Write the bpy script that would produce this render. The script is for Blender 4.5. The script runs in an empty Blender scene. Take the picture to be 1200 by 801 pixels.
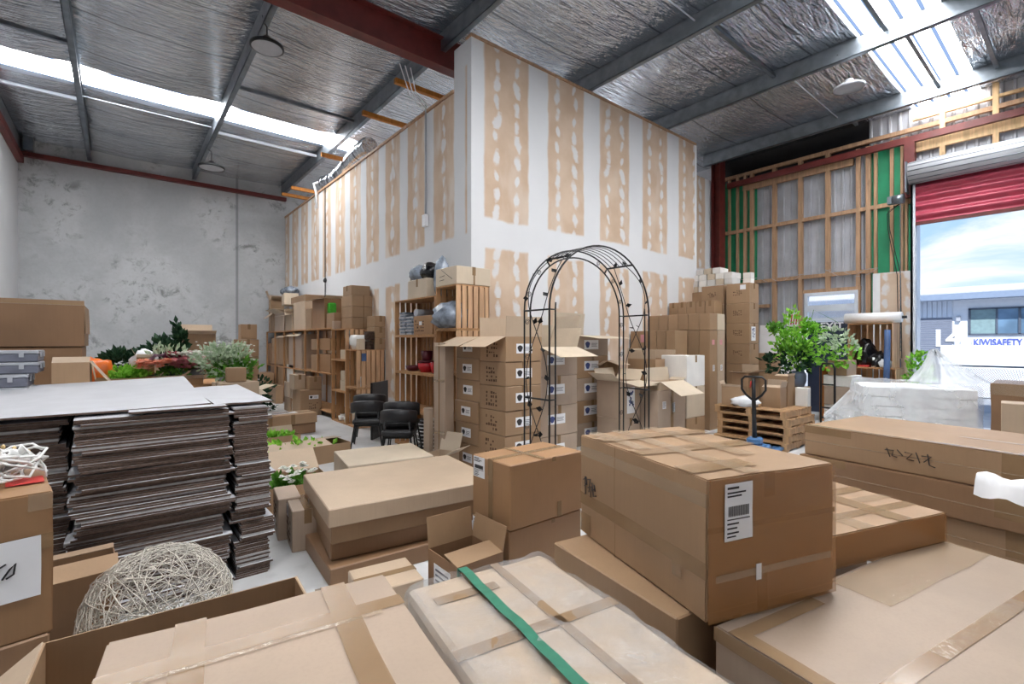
import bpy, bmesh, math, random
from mathutils import Vector, Matrix, noise as mnoise
rnd = random.Random(7)
sc = bpy.context.scene
R = math.radians

def S(r, g, b):
    f = lambda c: (c/255/12.92) if c/255 <= .04045 else ((c/255+.055)/1.055)**2.4
    return (f(r), f(g), f(b), 1)

# ------------------------------------------------------------------ camera
EYE = 1.75                       # eye height of the photographer
HEAD = R(39.3)                   # heading away from the +Y wall
FPX = 563.0                      # focal length for a 1200 px wide frame
cs, sn = math.cos(HEAD), math.sin(HEAD)
cam = bpy.data.objects.new('camera', bpy.data.cameras.new('camera'))
sc.collection.objects.link(cam)
cam.location = (0, 0, EYE)
cam.rotation_euler = (R(90), 0, -HEAD)
cam.data.sensor_width = 36
cam.data.lens = 36*FPX/1200
cam.data.clip_start = .05
cam.data.clip_end = 300
sc.camera = cam

# ------------------------------------------------------------------ exposure and daylight
SKYLIGHT = 18.0
SKY = 0.85
sc.view_settings.view_transform = 'Standard'
sc.view_settings.look = 'None'
sc.view_settings.gamma = 1
sc.view_settings.use_curve_mapping = False
sc.view_settings.exposure = 0.55

class NT:
    """small helper around a node tree"""
    def __init__(self, nt):
        self.nt = nt; nt.nodes.clear()
    def n(self, t, **kw):
        o = self.nt.nodes.new(t)
        for k, v in kw.items(): setattr(o, k, v)
        return o
    def put(self, sock, v):
        if isinstance(v, bpy.types.NodeSocket): self.nt.links.new(v, sock)
        elif v is not None: sock.default_value = v
    def m(self, op, a, b=None, c=None):
        o = self.n('ShaderNodeMath', operation=op)
        for i, v in enumerate((a, b, c)):
            if v is not None: self.put(o.inputs[i], v)
        return o.outputs[0]
    def mix(self, f, a, b, blend='MIX'):
        o = self.n('ShaderNodeMix', data_type='RGBA', blend_type=blend)
        self.put(o.inputs[0], f); self.put(o.inputs[6], a); self.put(o.inputs[7], b)
        return o.outputs[2]
    def step(self, v, a, b):
        o = self.n('ShaderNodeMapRange', interpolation_type='SMOOTHSTEP')
        self.put(o.inputs[0], v); o.inputs[1].default_value = a; o.inputs[2].default_value = b
        return o.outputs[0]
    def pos(self, scale=(1, 1, 1), rot=(0, 0, 0)):
        tc = self.n('ShaderNodeTexCoord'); mp = self.n('ShaderNodeMapping')
        self.nt.links.new(tc.outputs['Object'], mp.inputs[0])
        mp.inputs['Scale'].default_value = scale; mp.inputs['Rotation'].default_value = rot
        return mp.outputs[0]
    def noise(self, vec, scale, detail=3, w=None, rough=.5, dist=0):
        o = self.n('ShaderNodeTexNoise', noise_dimensions='4D' if w is not None else '3D')
        self.put(o.inputs['Vector'], vec)
        if w is not None: self.put(o.inputs['W'], w)
        o.inputs['Scale'].default_value = scale; o.inputs['Detail'].default_value = detail
        o.inputs['Roughness'].default_value = rough; o.inputs['Distortion'].default_value = dist
        return o.outputs[0]
    def rand(self, k=50):
        o = self.n('ShaderNodeObjectInfo'); return self.m('MULTIPLY', o.outputs['Random'], k)
    def bump(self, h, strength=.3, dist=.01):
        o = self.n('ShaderNodeBump'); self.put(o.inputs['Height'], h)
        o.inputs['Strength'].default_value = strength; o.inputs['Distance'].default_value = dist
        return o.outputs[0]
    def out(self, shader):
        o = self.n('ShaderNodeOutputMaterial'); self.nt.links.new(shader, o.inputs[0])
    def pbr(self, color, rough=.6, metal=0, normal=None, spec=None, **kw):
        o = self.n('ShaderNodeBsdfPrincipled')
        self.put(o.inputs['Base Color'], color); self.put(o.inputs['Roughness'], rough); self.put(o.inputs['Metallic'], metal)
        if normal is not None: self.put(o.inputs['Normal'], normal)
        if spec is not None: o.inputs['Specular IOR Level'].default_value = spec
        for k, v in kw.items(): self.put(o.inputs[k], v)
        return o.outputs[0]

sun = bpy.data.objects.new('sun', bpy.data.lights.new('sun', 'SUN')); sc.collection.objects.link(sun)
sun.data.energy = 5.5; sun.data.angle = R(.6); sun.rotation_euler = Vector((-.55, -.35, .76)).to_track_quat('Z', 'Y').to_euler()

# sky: pale blue with soft white cloud
w = bpy.data.worlds.new('sky'); sc.world = w; w.use_nodes = True
t = NT(w.node_tree)
tc = t.n('ShaderNodeTexCoord'); sep = t.n('ShaderNodeSeparateXYZ')
t.nt.links.new(tc.outputs['Generated'], sep.inputs[0])
mp = t.n('ShaderNodeMapping'); t.nt.links.new(tc.outputs['Generated'], mp.inputs[0]); mp.inputs['Scale'].default_value = (2.2, 2.2, 6)
cl = t.noise(mp.outputs[0], 1.6, 6, rough=.6, dist=.4)
blue = t.mix(t.step(sep.outputs[2], 0, .45), S(190, 220, 250), S(120, 172, 236))
c = t.mix(t.step(cl, .5, .72), blue, S(248, 250, 253))
c = t.mix(t.step(sep.outputs[2], -.02, .0), (.42, .42, .42, 1), c)
bg = t.n('ShaderNodeBackground'); t.put(bg.inputs[0], c); bg.inputs[1].default_value = SKY
o = t.n('ShaderNodeOutputWorld'); t.nt.links.new(bg.outputs[0], o.inputs[0])

# ------------------------------------------------------------------ geometry of the view, used to place things in the hall
def atd(x, d):                   # ground position seen at picture column x, d metres in front of the camera
    k = (x-600)/FPX
    return Vector((d*(k*cs+sn), d*(cs-k*sn)))
def atz(x, y, z):                # ground position of a point at height z seen at x, y
    return atd(x, FPX*(EYE-z)/(y-400.5))
def Zy(y, d): return EYE+(400.5-y)*d/FPX
def depth(X, Y): return X*sn+Y*cs
def YX(x, X):                    # Y on the plane X = const
    k = (x-600)/FPX; return X*(cs-k*sn)/(sn+k*cs)
def XY(x, Y):                    # X on the plane Y = const
    k = (x-600)/FPX; return Y*(sn+k*cs)/(cs-k*sn)

# ------------------------------------------------------------------ mesh builder
class MB:
    def __init__(self): self.v = []; self.f = []; self.mi = []; self.cur = 0; self.smooth = []; self.sm = False
    def add(self, vs, fs, M=None):
        b = len(self.v)
        for p in vs:
            p = Vector(p); self.v.append(tuple(M @ p) if M else tuple(p))
        for f in fs: self.f.append([i+b for i in f]); self.mi.append(self.cur); self.smooth.append(self.sm)
        return self
    def box(self, a, b, M=None):
        x0, y0, z0 = a; x1, y1, z1 = b
        return self.add([(x0,y0,z0),(x1,y0,z0),(x1,y1,z0),(x0,y1,z0),(x0,y0,z1),(x1,y0,z1),(x1,y1,z1),(x0,y1,z1)],
                        [(0,3,2,1),(4,5,6,7),(0,1,5,4),(1,2,6,5),(2,3,7,6),(3,0,4,7)], M)
    def quad(self, a, b, c, d): return self.add([a, b, c, d], [(0, 1, 2, 3)])
    def slab(self, o, u, v, t):  # parallelepiped
        o, u, v, t = map(Vector, (o, u, v, t))
        return self.add([o, o+u, o+u+v, o+v, o+t, o+u+t, o+u+v+t, o+v+t],
                        [(0,3,2,1),(4,5,6,7),(0,1,5,4),(1,2,6,5),(2,3,7,6),(3,0,4,7)])
    def tube(self, pts, r, seg=6, closed=False, caps=True):
        pts = [Vector(p) for p in pts]; n = len(pts); b = len(self.v)
        rr = r if isinstance(r, (list, tuple)) else [r]*n
        prev = None
        for i, p in enumerate(pts):
            if closed: d = pts[(i+1) % n]-pts[i-1]
            else: d = pts[min(i+1, n-1)]-pts[max(i-1, 0)]
            if d.length < 1e-9: d = Vector((0, 0, 1))
            d.normalize()
            if prev is None:
                a = Vector((0, 0, 1)) if abs(d.z) < .9 else Vector((1, 0, 0)); u = d.cross(a).normalized()
            else:
                u = prev-d*prev.dot(d)
                u = u.normalized() if u.length > 1e-6 else d.orthogonal().normalized()
            prev = u; v = d.cross(u)
            for k in range(seg):
                a = 2*math.pi*k/seg; q = p+(u*math.cos(a)+v*math.sin(a))*rr[i]; self.v.append(tuple(q))
        m = n if closed else n-1
        for i in range(m):
            for k in range(seg):
                i2 = (i+1) % n
                self.f.append([b+i*seg+k, b+i*seg+(k+1) % seg, b+i2*seg+(k+1) % seg, b+i2*seg+k]); self.mi.append(self.cur); self.smooth.append(True)
        if caps and not closed:
            self.f.append([b+k for k in range(seg)][::-1]); self.f.append([b+(n-1)*seg+k for k in range(seg)])
            self.mi += [self.cur]*2; self.smooth += [False]*2
        return self
    def lathe(self, prof, c=(0, 0, 0), seg=20, M=None):
        b = len(self.v); n = len(prof)
        for r, z in prof:
            for k in range(seg):
                a = 2*math.pi*k/seg; p = Vector((c[0]+r*math.cos(a), c[1]+r*math.sin(a), c[2]+z)); self.v.append(tuple(M @ p) if M else tuple(p))
        for i in range(n-1):
            for k in range(seg):
                self.f.append([b+i*seg+k, b+i*seg+(k+1) % seg, b+(i+1)*seg+(k+1) % seg, b+(i+1)*seg+k]); self.mi.append(self.cur); self.smooth.append(True)
        return self
    def blob(self, c, r, sub=2, amp=.25, freq=3, seed=0, flat=True):   # crumpled lump
        bm = bmesh.new(); bmesh.ops.create_icosphere(bm, subdivisions=sub+1, radius=1)
        vs = []
        for v in bm.verts:
            p = v.co.copy(); k = 1+amp*mnoise.noise(p*freq+Vector((seed*7.1, seed*3.3, 0)))+amp*.5*mnoise.noise(p*freq*2.7+Vector((seed, 9, 0)))
            q = Vector((p.x*r[0]*k, p.y*r[1]*k, p.z*r[2]*k))
            if flat and q.z < -r[2]*.75: q.z = -r[2]*.75
            if flat: q.z += r[2]*.75
            vs.append(q+Vector(c))
        fs = [[v.index for v in f.verts] for f in bm.faces]; bm.free()
        s = self.sm; self.sm = amp < .5
        self.add(vs, fs); self.sm = s
        return self
    def build(self, name, mats, parent=None, loc=(0, 0, 0), rz=0, bevel=0, label=None, seg=1):
        me = bpy.data.meshes.new(name); me.from_pydata(self.v, [], self.f)
        if not isinstance(mats, (list, tuple)): mats = [mats]
        for m in mats: me.materials.append(m)
        for p, mi, s in zip(me.polygons, self.mi, self.smooth): p.material_index = mi; p.use_smooth = s
        if bevel:
            bm = bmesh.new(); bm.from_mesh(me)
            bmesh.ops.bevel(bm, geom=[e for e in bm.edges if len(e.link_faces) == 2 and e.calc_face_angle(0) > .5], offset=bevel, segments=seg, affect='EDGES', clamp_overlap=True)
            bm.to_mesh(me); bm.free()
        me.update()
        ob = bpy.data.objects.new(name, me); sc.collection.objects.link(ob)
        ob.location = loc; ob.rotation_euler = (0, 0, rz)
        if parent: ob.parent = parent
        if label: ob['label'] = label
        return ob

def tag(o, label, cat, group=None, kind=None):
    o['label'] = label; o['category'] = cat
    if group: o['group'] = group
    if kind: o['kind'] = kind
    return o
def thing(name, label, cat, loc=(0, 0, 0), rz=0, group=None):
    o = bpy.data.objects.new(name, None); sc.collection.objects.link(o); o.empty_display_size = .1
    o.location = loc; o.rotation_euler = (0, 0, rz)
    return tag(o, label, cat, group)
def struct(name, mb, mats, **kw):
    o = mb.build(name, mats, **kw); o['kind'] = 'structure'; return o
def dup(root, loc, rz, label, group=None):
    r = root.copy(); sc.collection.objects.link(r); r.location = loc; r.rotation_euler = (0, 0, rz); r['label'] = label
    if group: r['group'] = group
    for ch in list(root.children):
        c = ch.copy(); sc.collection.objects.link(c); c.parent = r
        for g in list(ch.children):
            d = g.copy(); sc.collection.objects.link(d); d.parent = c
    return r

# ------------------------------------------------------------------ materials
def newmat(name):
    m = bpy.data.materials.new(name); m.use_nodes = True; return m, NT(m.node_tree)
def plain(name, col, rough=.6, metal=0, var=.08, scale=6, bump=0, stretch=(1, 1, 1), spec=None):
    m, t = newmat(name); p = t.pos(stretch); r = t.rand()
    n = t.noise(p, scale, 4, r)
    dark = tuple(c*(1-var*1.6) for c in col[:3])+(1,); lite = tuple(min(1, c*(1+var)) for c in col[:3])+(1,)
    c = t.mix(t.step(n, .3, .7), dark, lite)
    nm = t.bump(t.noise(p, scale*4, 3, r), bump, .01) if bump else None
    t.out(t.pbr(c, rough, metal, nm, spec)); return m
def kraft(name, col, gloss=.5):
    m, t = newmat(name); p = t.pos(); r = t.rand()
    big = t.noise(p, 2.2, 4, r); fine = t.noise(t.pos((90, 90, 3)), 1, 2, r); fib = t.noise(p, 260, 1, r)
    c = t.mix(t.step(big, .3, .72), tuple(x*.9 for x in col[:3])+(1,), tuple(min(1, x*1.07) for x in col[:3])+(1,))
    c = t.mix(t.m('MULTIPLY', t.step(fine, .4, .75), .16), c, tuple(x*.72 for x in col[:3])+(1,))
    ob = t.n('ShaderNodeObjectInfo'); hs = t.n('ShaderNodeHueSaturation')
    t.put(hs.inputs['Value'], t.m('ADD', t.m('MULTIPLY', ob.outputs['Random'], .16), .92)); t.put(hs.inputs['Color'], c)
    h = t.m('ADD', t.m('MULTIPLY', t.noise(p, 9, 3, r), .6), t.m('MULTIPLY', fib, .05))
    t.out(t.pbr(hs.outputs[0], gloss, 0, t.bump(h, .3, .008), .5)); return m
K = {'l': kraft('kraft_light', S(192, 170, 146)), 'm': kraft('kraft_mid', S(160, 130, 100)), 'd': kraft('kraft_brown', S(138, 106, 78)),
     'g': kraft('kraft_grey', S(172, 152, 134)), 'i': kraft('kraft_inside', S(170, 140, 106)), 'w': kraft('carton_white', S(226, 224, 220)),
     'c': kraft('kraft_cream', S(204, 188, 166)), 'o': kraft('kraft_orange', S(158, 121, 86))}
tape_m, t = newmat('packing_tape'); p = t.pos(); n = t.noise(p, 5, 3, t.rand())
def tapeout(t, b, op):
    tr = t.n('ShaderNodeBsdfTransparent'); mx = t.n('ShaderNodeMixShader'); mx.inputs[0].default_value = op
    t.nt.links.new(tr.outputs[0], mx.inputs[1]); t.nt.links.new(b, mx.inputs[2]); t.out(mx.outputs[0])
tapeout(t, t.pbr(t.mix(n, S(146, 116, 84), S(168, 140, 108)), .2, 0, t.bump(t.noise(t.pos((60, 60, 60)), 1, 2), .15, .004), .6), .75)
clear_m, t = newmat('clear_tape'); p = t.pos()
tapeout(t, t.pbr(t.mix(t.noise(p, 9, 3, t.rand()), S(178, 152, 122), S(200, 178, 152)), .09, 0, t.bump(t.noise(t.pos((30, 30, 30)), 1, 3), .3, .01), .8), .45)
amber_m, t = newmat('amber_tape'); tapeout(t, t.pbr(t.mix(t.noise(t.pos(), 4, 4, t.rand()), S(166, 112, 60), S(190, 138, 84)), .22, 0, t.bump(t.noise(t.pos((20, 20, 20)), 1, 3), .2, .006), .5), .6)
paper_m = plain('paper_white', S(236, 237, 240), .5, var=.02)
ink_m = plain('ink_black', S(38, 36, 40), .6, var=.1)
blue_ink = plain('ink_blue', S(60, 74, 130), .5, var=.2, scale=40)
red_ink = plain('ink_red', S(196, 62, 56), .5, var=.1)
pink_ink = plain('ink_pink', S(214, 150, 158), .5, var=.1)
print_m = plain('carton_print', S(84, 58, 40), .7, var=.1)
strap_m = plain('strap_green', S(52, 122, 98), .35, var=.06, scale=30)
steel_m = plain('galvanised_steel', S(128, 136, 144), .38, .75, var=.12, scale=5)
redst = plain('red_oxide_steel', S(104, 40, 36), .45, 0, var=.15, scale=5)
dark_m = plain('black_metal', S(30, 31, 33), .4, .3, var=.1)
black_leather = plain('black_leather', S(40, 40, 43), .42, 0, var=.1, bump=.15, scale=14)
black_plastic = plain('black_plastic', S(24, 24, 27), .3, 0, var=.2)
white_plastic = plain('white_plastic', S(230, 230, 228), .35, var=.03)
grey_case = plain('grey_case', S(108, 111, 124), .45, var=.08)
grey_light = plain('grey_trim', S(170, 173, 180), .4, var=.06)
navy_m = plain('navy_paint', S(44, 54, 76), .45, var=.06)
green_wrap = plain('green_building_wrap', S(34, 140, 98), .5, var=.12, scale=2, bump=.2)
alu_m = plain('white_aluminium', S(214, 222, 232), .35, var=.03)
red_glaze = plain('red_glaze', S(176, 24, 38), .25, var=.1)
maroon_glaze = plain('maroon_glaze', S(84, 18, 34), .3, var=.2)
blue_tarp = plain('blue_cloth', S(70, 96, 140), .5, var=.2)
def woodmat(name, col, var=.22):
    m, t = newmat(name); r = t.rand()
    g = t.noise(t.pos((14, 14, 1.2)), 1.5, 5, r, dist=.6); k = t.noise(t.pos((5, 5, 3)), 1.2, 2, r)
    c = t.mix(t.step(g, .3, .7), tuple(x*(1-var) for x in col[:3])+(1,), tuple(min(1, x*(1+var*.5)) for x in col[:3])+(1,))
    c = t.mix(t.m('MULTIPLY', t.step(k, .66, .76), .55), c, tuple(x*.45 for x in col[:3])+(1,))
    t.out(t.pbr(c, .6, 0, t.bump(g, .15, .004), .3)); return m
pine = woodmat('timber_framing', S(180, 146, 116)); pine_pale = woodmat('timber_pale', S(214, 180, 136))
crate_w = woodmat('crate_wood', S(186, 142, 100)); crate_pale = woodmat('crate_wood_pale', S(206, 166, 130)); pallet_w = woodmat('pallet_wood', S(182, 146, 108))
orange_w = woodmat('orange_timber', S(186, 120, 52))
def leafmat(name, a, b):
    m, t = newmat(name); p = t.pos(); n = t.noise(p, 14, 2)
    c = t.mix(t.step(n, .3, .7), a, b)
    d = t.pbr(c, .5, 0, None, .3); tr = t.n('ShaderNodeBsdfTranslucent'); t.put(tr.inputs[0], c)
    mx = t.n('ShaderNodeMixShader'); mx.inputs[0].default_value = .25; t.nt.links.new(d, mx.inputs[1]); t.nt.links.new(tr.outputs[0], mx.inputs[2])
    t.out(mx.outputs[0]); return m
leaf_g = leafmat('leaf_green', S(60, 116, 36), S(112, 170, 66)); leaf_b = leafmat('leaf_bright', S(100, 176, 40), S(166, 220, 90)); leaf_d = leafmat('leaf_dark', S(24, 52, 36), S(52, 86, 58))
leaf_p = leafmat('leaf_pale', S(150, 176, 140), S(206, 220, 196)); petal_w = leafmat('petal_white', S(226, 228, 218), S(248, 248, 244))
petal_p = leafmat('petal_pink', S(222, 140, 156), S(242, 188, 190)); petal_r = leafmat('petal_red', S(160, 30, 66), S(202, 66, 100)); petal_c = leafmat('petal_peach', S(240, 164, 140), S(250, 204, 180))
def film(name, opac, col, scale=7, rough=.08, lo=.35, hi=.7, bump=.8):
    m, t = newmat(name); p = t.pos(); r = t.rand()
    wr = t.noise(t.pos((1, 1.6, 2.2), (0, 0, .5)), scale, 5, r, .6, 1.2)
    hz = t.step(t.noise(p, scale*.6, 4, r, .6, .8), lo, hi)
    b = t.pbr(col, rough, 0, t.bump(wr, bump, .02), .8)
    tr = t.n('ShaderNodeBsdfTransparent'); mx = t.n('ShaderNodeMixShader')
    t.put(mx.inputs[0], t.m('ADD', t.m('MULTIPLY', hz, opac[1]-opac[0]), opac[0]))
    t.nt.links.new(tr.outputs[0], mx.inputs[1]); t.nt.links.new(b, mx.inputs[2]); t.out(mx.outputs[0]); return m
wrap_m = film('stretch_film', (.10, .42), S(206, 206, 206), 5, .1, bump=1.4)
poly_m = film('polythene', (.16, .46), S(240, 245, 250), 2.5, .12, bump=.5)
bag_m = plain('plastic_bag_white', S(232, 235, 240), .25, var=.04, bump=.4, scale=9)
bag_grey = plain('plastic_bag_grey', S(140, 150, 164), .2, var=.25, bump=.5, scale=9)
bag_black = plain('plastic_bag_black', S(18, 18, 22), .22, var=.3, bump=.6, scale=9)
orange_bag = plain('orange_bag', S(240, 116, 36), .35, var=.12, bump=.4)

# foil insulation under the roof
foil, t = newmat('foil_insulation')
wr = t.noise(t.pos((1.1, 6.5, 1)), 1.3, 3, None, .55, .9); fine = t.noise(t.pos((5, 26, 1)), 1.2, 3); lump = t.noise(t.pos((1, 1, 1)), 1.2, 3)
h = t.m('ADD', t.m('ADD', wr, t.m('MULTIPLY', fine, .35)), t.m('MULTIPLY', lump, .5))
sx = t.n('ShaderNodeSeparateXYZ'); t.nt.links.new(t.pos(), sx.inputs[0])
sy = t.m('ADD', sx.outputs[1], t.m('MULTIPLY', lump, .12)); seam = t.m('SUBTRACT', 1, t.step(t.m('ABSOLUTE', t.m('SUBTRACT', t.m('FRACT', t.m('DIVIDE', sy, 1.35)), .5)), .006, .018))
c = t.mix(t.step(lump, .3, .7), S(200, 205, 212), S(228, 232, 238)); c = t.mix(t.m('MULTIPLY', seam, .7), c, S(90, 92, 98))
mk = t.m('MULTIPLY', t.step(t.noise(t.pos((1.0, 5, 1)), 1.1, 2), .66, .72), .45); c = t.mix(mk, c, S(120, 128, 150))
t.out(t.pbr(c, .13, .97, t.bump(h, 1.0, .1)))
# grey concrete tilt panels with stains and a panel joint
conc, t = newmat('stained_concrete'); p = t.pos()
big = t.noise(p, .55, 5, None, .6, .3); med = t.noise(p, 2.6, 8, None, .72, .4); sm_ = t.noise(p, 14, 4)
c = t.mix(t.step(big, .3, .7), S(168, 171, 174), S(192, 195, 198)); c = t.mix(t.m('MULTIPLY', t.step(sm_, .4, .7), .12), c, S(150, 150, 148))
c = t.mix(t.m('MULTIPLY', t.m('MULTIPLY', t.step(med, .5, .66), t.step(big, .44, .6)), .72), c, S(98, 100, 98))
sx = t.n('ShaderNodeSeparateXYZ'); t.nt.links.new(p, sx.inputs[0])
jl = t.m('SUBTRACT', 1, t.step(t.m('ABSOLUTE', t.m('SUBTRACT', sx.outputs[0], 2.9)), .02, .05))
c = t.mix(t.m('MULTIPLY', jl, .6), c, S(108, 112, 116))
t.out(t.pbr(c, .85, 0, t.bump(med, .3, .02), .2))
concl, t = newmat('smooth_concrete'); p = t.pos(); n = t.noise(p, .8, 5)
t.out(t.pbr(t.mix(n, S(186, 188, 192), S(208, 210, 213)), .8, 0, t.bump(t.noise(p, 6, 4), .2, .01), .2))
floor_m, t = newmat('concrete_floor'); p = t.pos(); n = t.noise(p, .9, 6, None, .6); n2 = t.noise(p, 7, 5)
c = t.mix(t.step(n, .3, .7), S(186, 187, 188), S(210, 211, 212)); c = t.mix(t.m('MULTIPLY', t.step(n2, .55, .7), .2), c, S(140, 140, 140))
t.out(t.pbr(c, .42, 0, t.bump(n2, .1, .01), .4))
# plasterboard with stopped joints and dabbed screws
def gib(name, axis, c0, per, half, up, lo, tint, dabs=.16):
    m, t = newmat(name); p = t.pos(); sx = t.n('ShaderNodeSeparateXYZ'); t.nt.links.new(p, sx.inputs[0])
    a = sx.outputs[axis]; z = sx.outputs[2]
    ns = t.m('SUBTRACT', t.noise(p, 2.3, 4), .5); nf = t.m('SUBTRACT', t.noise(p, 7, 3), .5)
    q = t.m('DIVIDE', t.m('SUBTRACT', a, c0-per/2), per); fr = t.m('FRACT', q); idx = t.m('FLOOR', q)
    du = t.m('MULTIPLY', t.m('SUBTRACT', fr, .5), per)
    e = t.m('ADD', t.m('ABSOLUTE', du), t.m('MULTIPLY', ns, .09))
    brown = t.m('SUBTRACT', 1, t.step(e, half-.025, half+.025))
    zz = t.m('ADD', z, t.m('MULTIPLY', ns, .12))
    band = t.m('ADD', t.m('MULTIPLY', t.step(zz, up[0]-.03, up[0]+.03), t.m('SUBTRACT', 1, t.step(zz, up[1]-.03, up[1]+.03))),
               t.m('MULTIPLY', t.step(zz, lo[0]-.03, lo[0]+.03), t.m('SUBTRACT', 1, t.step(zz, lo[1]-.03, lo[1]+.03))))
    brown = t.m('MULTIPLY', brown, band)
    zc = t.m('ADD', t.m('DIVIDE', z, .31), t.m('MULTIPLY', idx, .37)); cell = t.m('ADD', t.m('FLOOR', zc), t.m('ADD', t.m('MULTIPLY', idx, 17), t.m('MULTIPLY', t.m('SIGN', du), 5)))
    j1 = t.m('SUBTRACT', t.m('FRACT', t.m('MULTIPLY', t.m('SINE', t.m('MULTIPLY', cell, 12.9898)), 437.58)), .5); j2 = t.m('FRACT', t.m('MULTIPLY', t.m('SINE', t.m('MULTIPLY', cell, 78.233)), 237.11))
    vv = t.m('ADD', t.m('MULTIPLY', t.m('SUBTRACT', t.m('FRACT', zc), .5), .31), t.m('MULTIPLY', j1, .07))
    dc = t.m('ADD', t.m('SUBTRACT', t.m('ABSOLUTE', du), dabs*1.42), t.m('ADD', t.m('MULTIPLY', j1, .06), t.m('MULTIPLY', vv, t.m('MULTIPLY', t.m('SUBTRACT', j2, .5), .6))))
    wob = t.noise(t.pos((1, 1, 1)), 3.1, 2)
    rr = t.m('ADD', t.m('POWER', t.m('DIVIDE', dc, t.m('ADD', .042, t.m('MULTIPLY', j2, .035))), 2), t.m('POWER', t.m('DIVIDE', vv, t.m('ADD', .085, t.m('MULTIPLY', j2, .075))), 2))
    dab = t.m('SUBTRACT', 1, t.step(t.m('ADD', rr, t.m('MULTIPLY', nf, 3.6)), .3, 1.6))
    smear = t.m('MULTIPLY', t.step(t.noise(t.pos((2.5, 2.5, .8)), 1.3, 4), .5, .72), tint)
    c = t.mix(t.step(t.noise(p, 1.6, 4), .3, .7), S(200, 174, 150), S(215, 193, 171))
    white = t.mix(t.noise(p, 1.1, 4), S(214, 216, 219), S(230, 231, 233))
    c = t.mix(smear, c, S(222, 212, 202))
    f = t.m('MULTIPLY', brown, t.m('SUBTRACT', 1, t.m('MULTIPLY', dab, .85)))
    c = t.mix(f, white, c)
    t.out(t.pbr(c, .75, 0, t.bump(t.m('ADD', nf, ns), .05, .01), .2)); return m
gib_a = gib('plasterboard_long', 0, 5.06, 1.42, .47, (3.78, 6.62), (.5, 3.3), .35)
gib_b = gib('plasterboard_side', 1, 7.15, 1.0, .33, (3.5, 6.2), (.6, 2.9), .9, 0)
gib_c = gib('plasterboard_patch', 1, 2.86, 1.42, .36, (.5, 3.3), (-2, -1), .1)
# corrugated steel
corr = plain('corrugated_steel', S(182, 185, 192), .5, .15, var=.06, scale=3)
curtain_m = plain('roller_curtain_red', S(184, 70, 92), .35, .1, var=.08)
def skylight_sheet(name, k):
    m, t = newmat(name); p = t.pos(); sx = t.n('ShaderNodeSeparateXYZ'); t.nt.links.new(p, sx.inputs[0])
    fr = t.m('FRACT', t.m('MULTIPLY', sx.outputs[1], 1/.27)); rib = t.m('SUBTRACT', 1, t.step(t.m('ABSOLUTE', t.m('SUBTRACT', fr, .5)), .10, .14))
    em = t.n('ShaderNodeEmission'); t.put(em.inputs[0], t.mix(rib, (1, 1, 1, 1), (.014, .02, .034, 1))); em.inputs[1].default_value = SKYLIGHT*k; t.out(em.outputs[0]); return m
sky_m = skylight_sheet('skylight_sheet', 1.0); sky_added = skylight_sheet('added_dim_skylight_sheet', .2)  # second sheet: dim glow for the unseen strip added behind the camera
# ================================================================== THE HALL
XL, XE, YB = -1.97, 13.5, 17.3     # left wall, end wall, back wall
XB, YA = 4.33, 6.31                # plasterboard room: side wall plane, long wall plane
ZP, ZF = 6.65, 6.95                # purlin undersides, foil
struct('floor', MB().box((-2.3, -7.2, -.1), (13.7, 17.5, 0)), floor_m)
struct('wall_back', MB().box((XL-.2, YB, 0), (XB+9.5, YB+.2, 7.2)), conc)
struct('wall_front', MB().box((XL-.2, -7.2, 0), (XE+.3, -7, 7.2)), plain('dark_cladding', S(96, 98, 104), .7))
struct('wall_left', MB().box((XL-.2, -7, 0), (XL, YB, 7.2)), concl)
# roof lined with foil, two strips of clear sheet cut into it, plus an added unseen one
SK = [(1.53, 2.62), (12.1, 13.12), (-4.6, -3.5)]  # last strip is out of view, added as extra light from above
PUR = (-.65, 1.72, 4.2, 7.08, 9.74, 12.64)
mb = MB(); mb.sm = True
xe = [XL-.2]+list(PUR)+[XE+.3]
for a, b in ((-7.0, SK[2][0]), (SK[2][1], SK[0][0]), (SK[0][1], SK[1][0]), (SK[1][1], YB)):
    for x0, x1 in zip(xe[:-1], xe[1:]):
        nx = 8; ny = max(2, int((b-a)/.5)); vs = []
        for i in range(nx+1):
            for j in range(ny+1):
                u = i/nx; y = a+(b-a)*j/ny; e = min(1, min(y-a, b-y)/.3)
                vs.append((x0+(x1-x0)*u, y, ZF-.075*(4*u*(1-u))*(.55+.45*e+.35*mnoise.noise(Vector((x0, y*.7, u*2))))))
        mb.add(vs, [(i*(ny+1)+j, i*(ny+1)+j+1, (i+1)*(ny+1)+j+1, (i+1)*(ny+1)+j) for i in range(nx) for j in range(ny)])
struct('ceiling', mb, foil)
struct('roof_sheet', MB().box((XL-.2, -7, ZF+.08), (XE+.3, YB, ZF+.1)), corr)
for i, (a, b) in enumerate(SK): struct('window_%d' % (i+1 if i < 2 else 4), MB().box((XL-.2, a, ZF+.04), (XE+.3, b, ZF+.07)), sky_m if i < 2 else sky_added)
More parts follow.
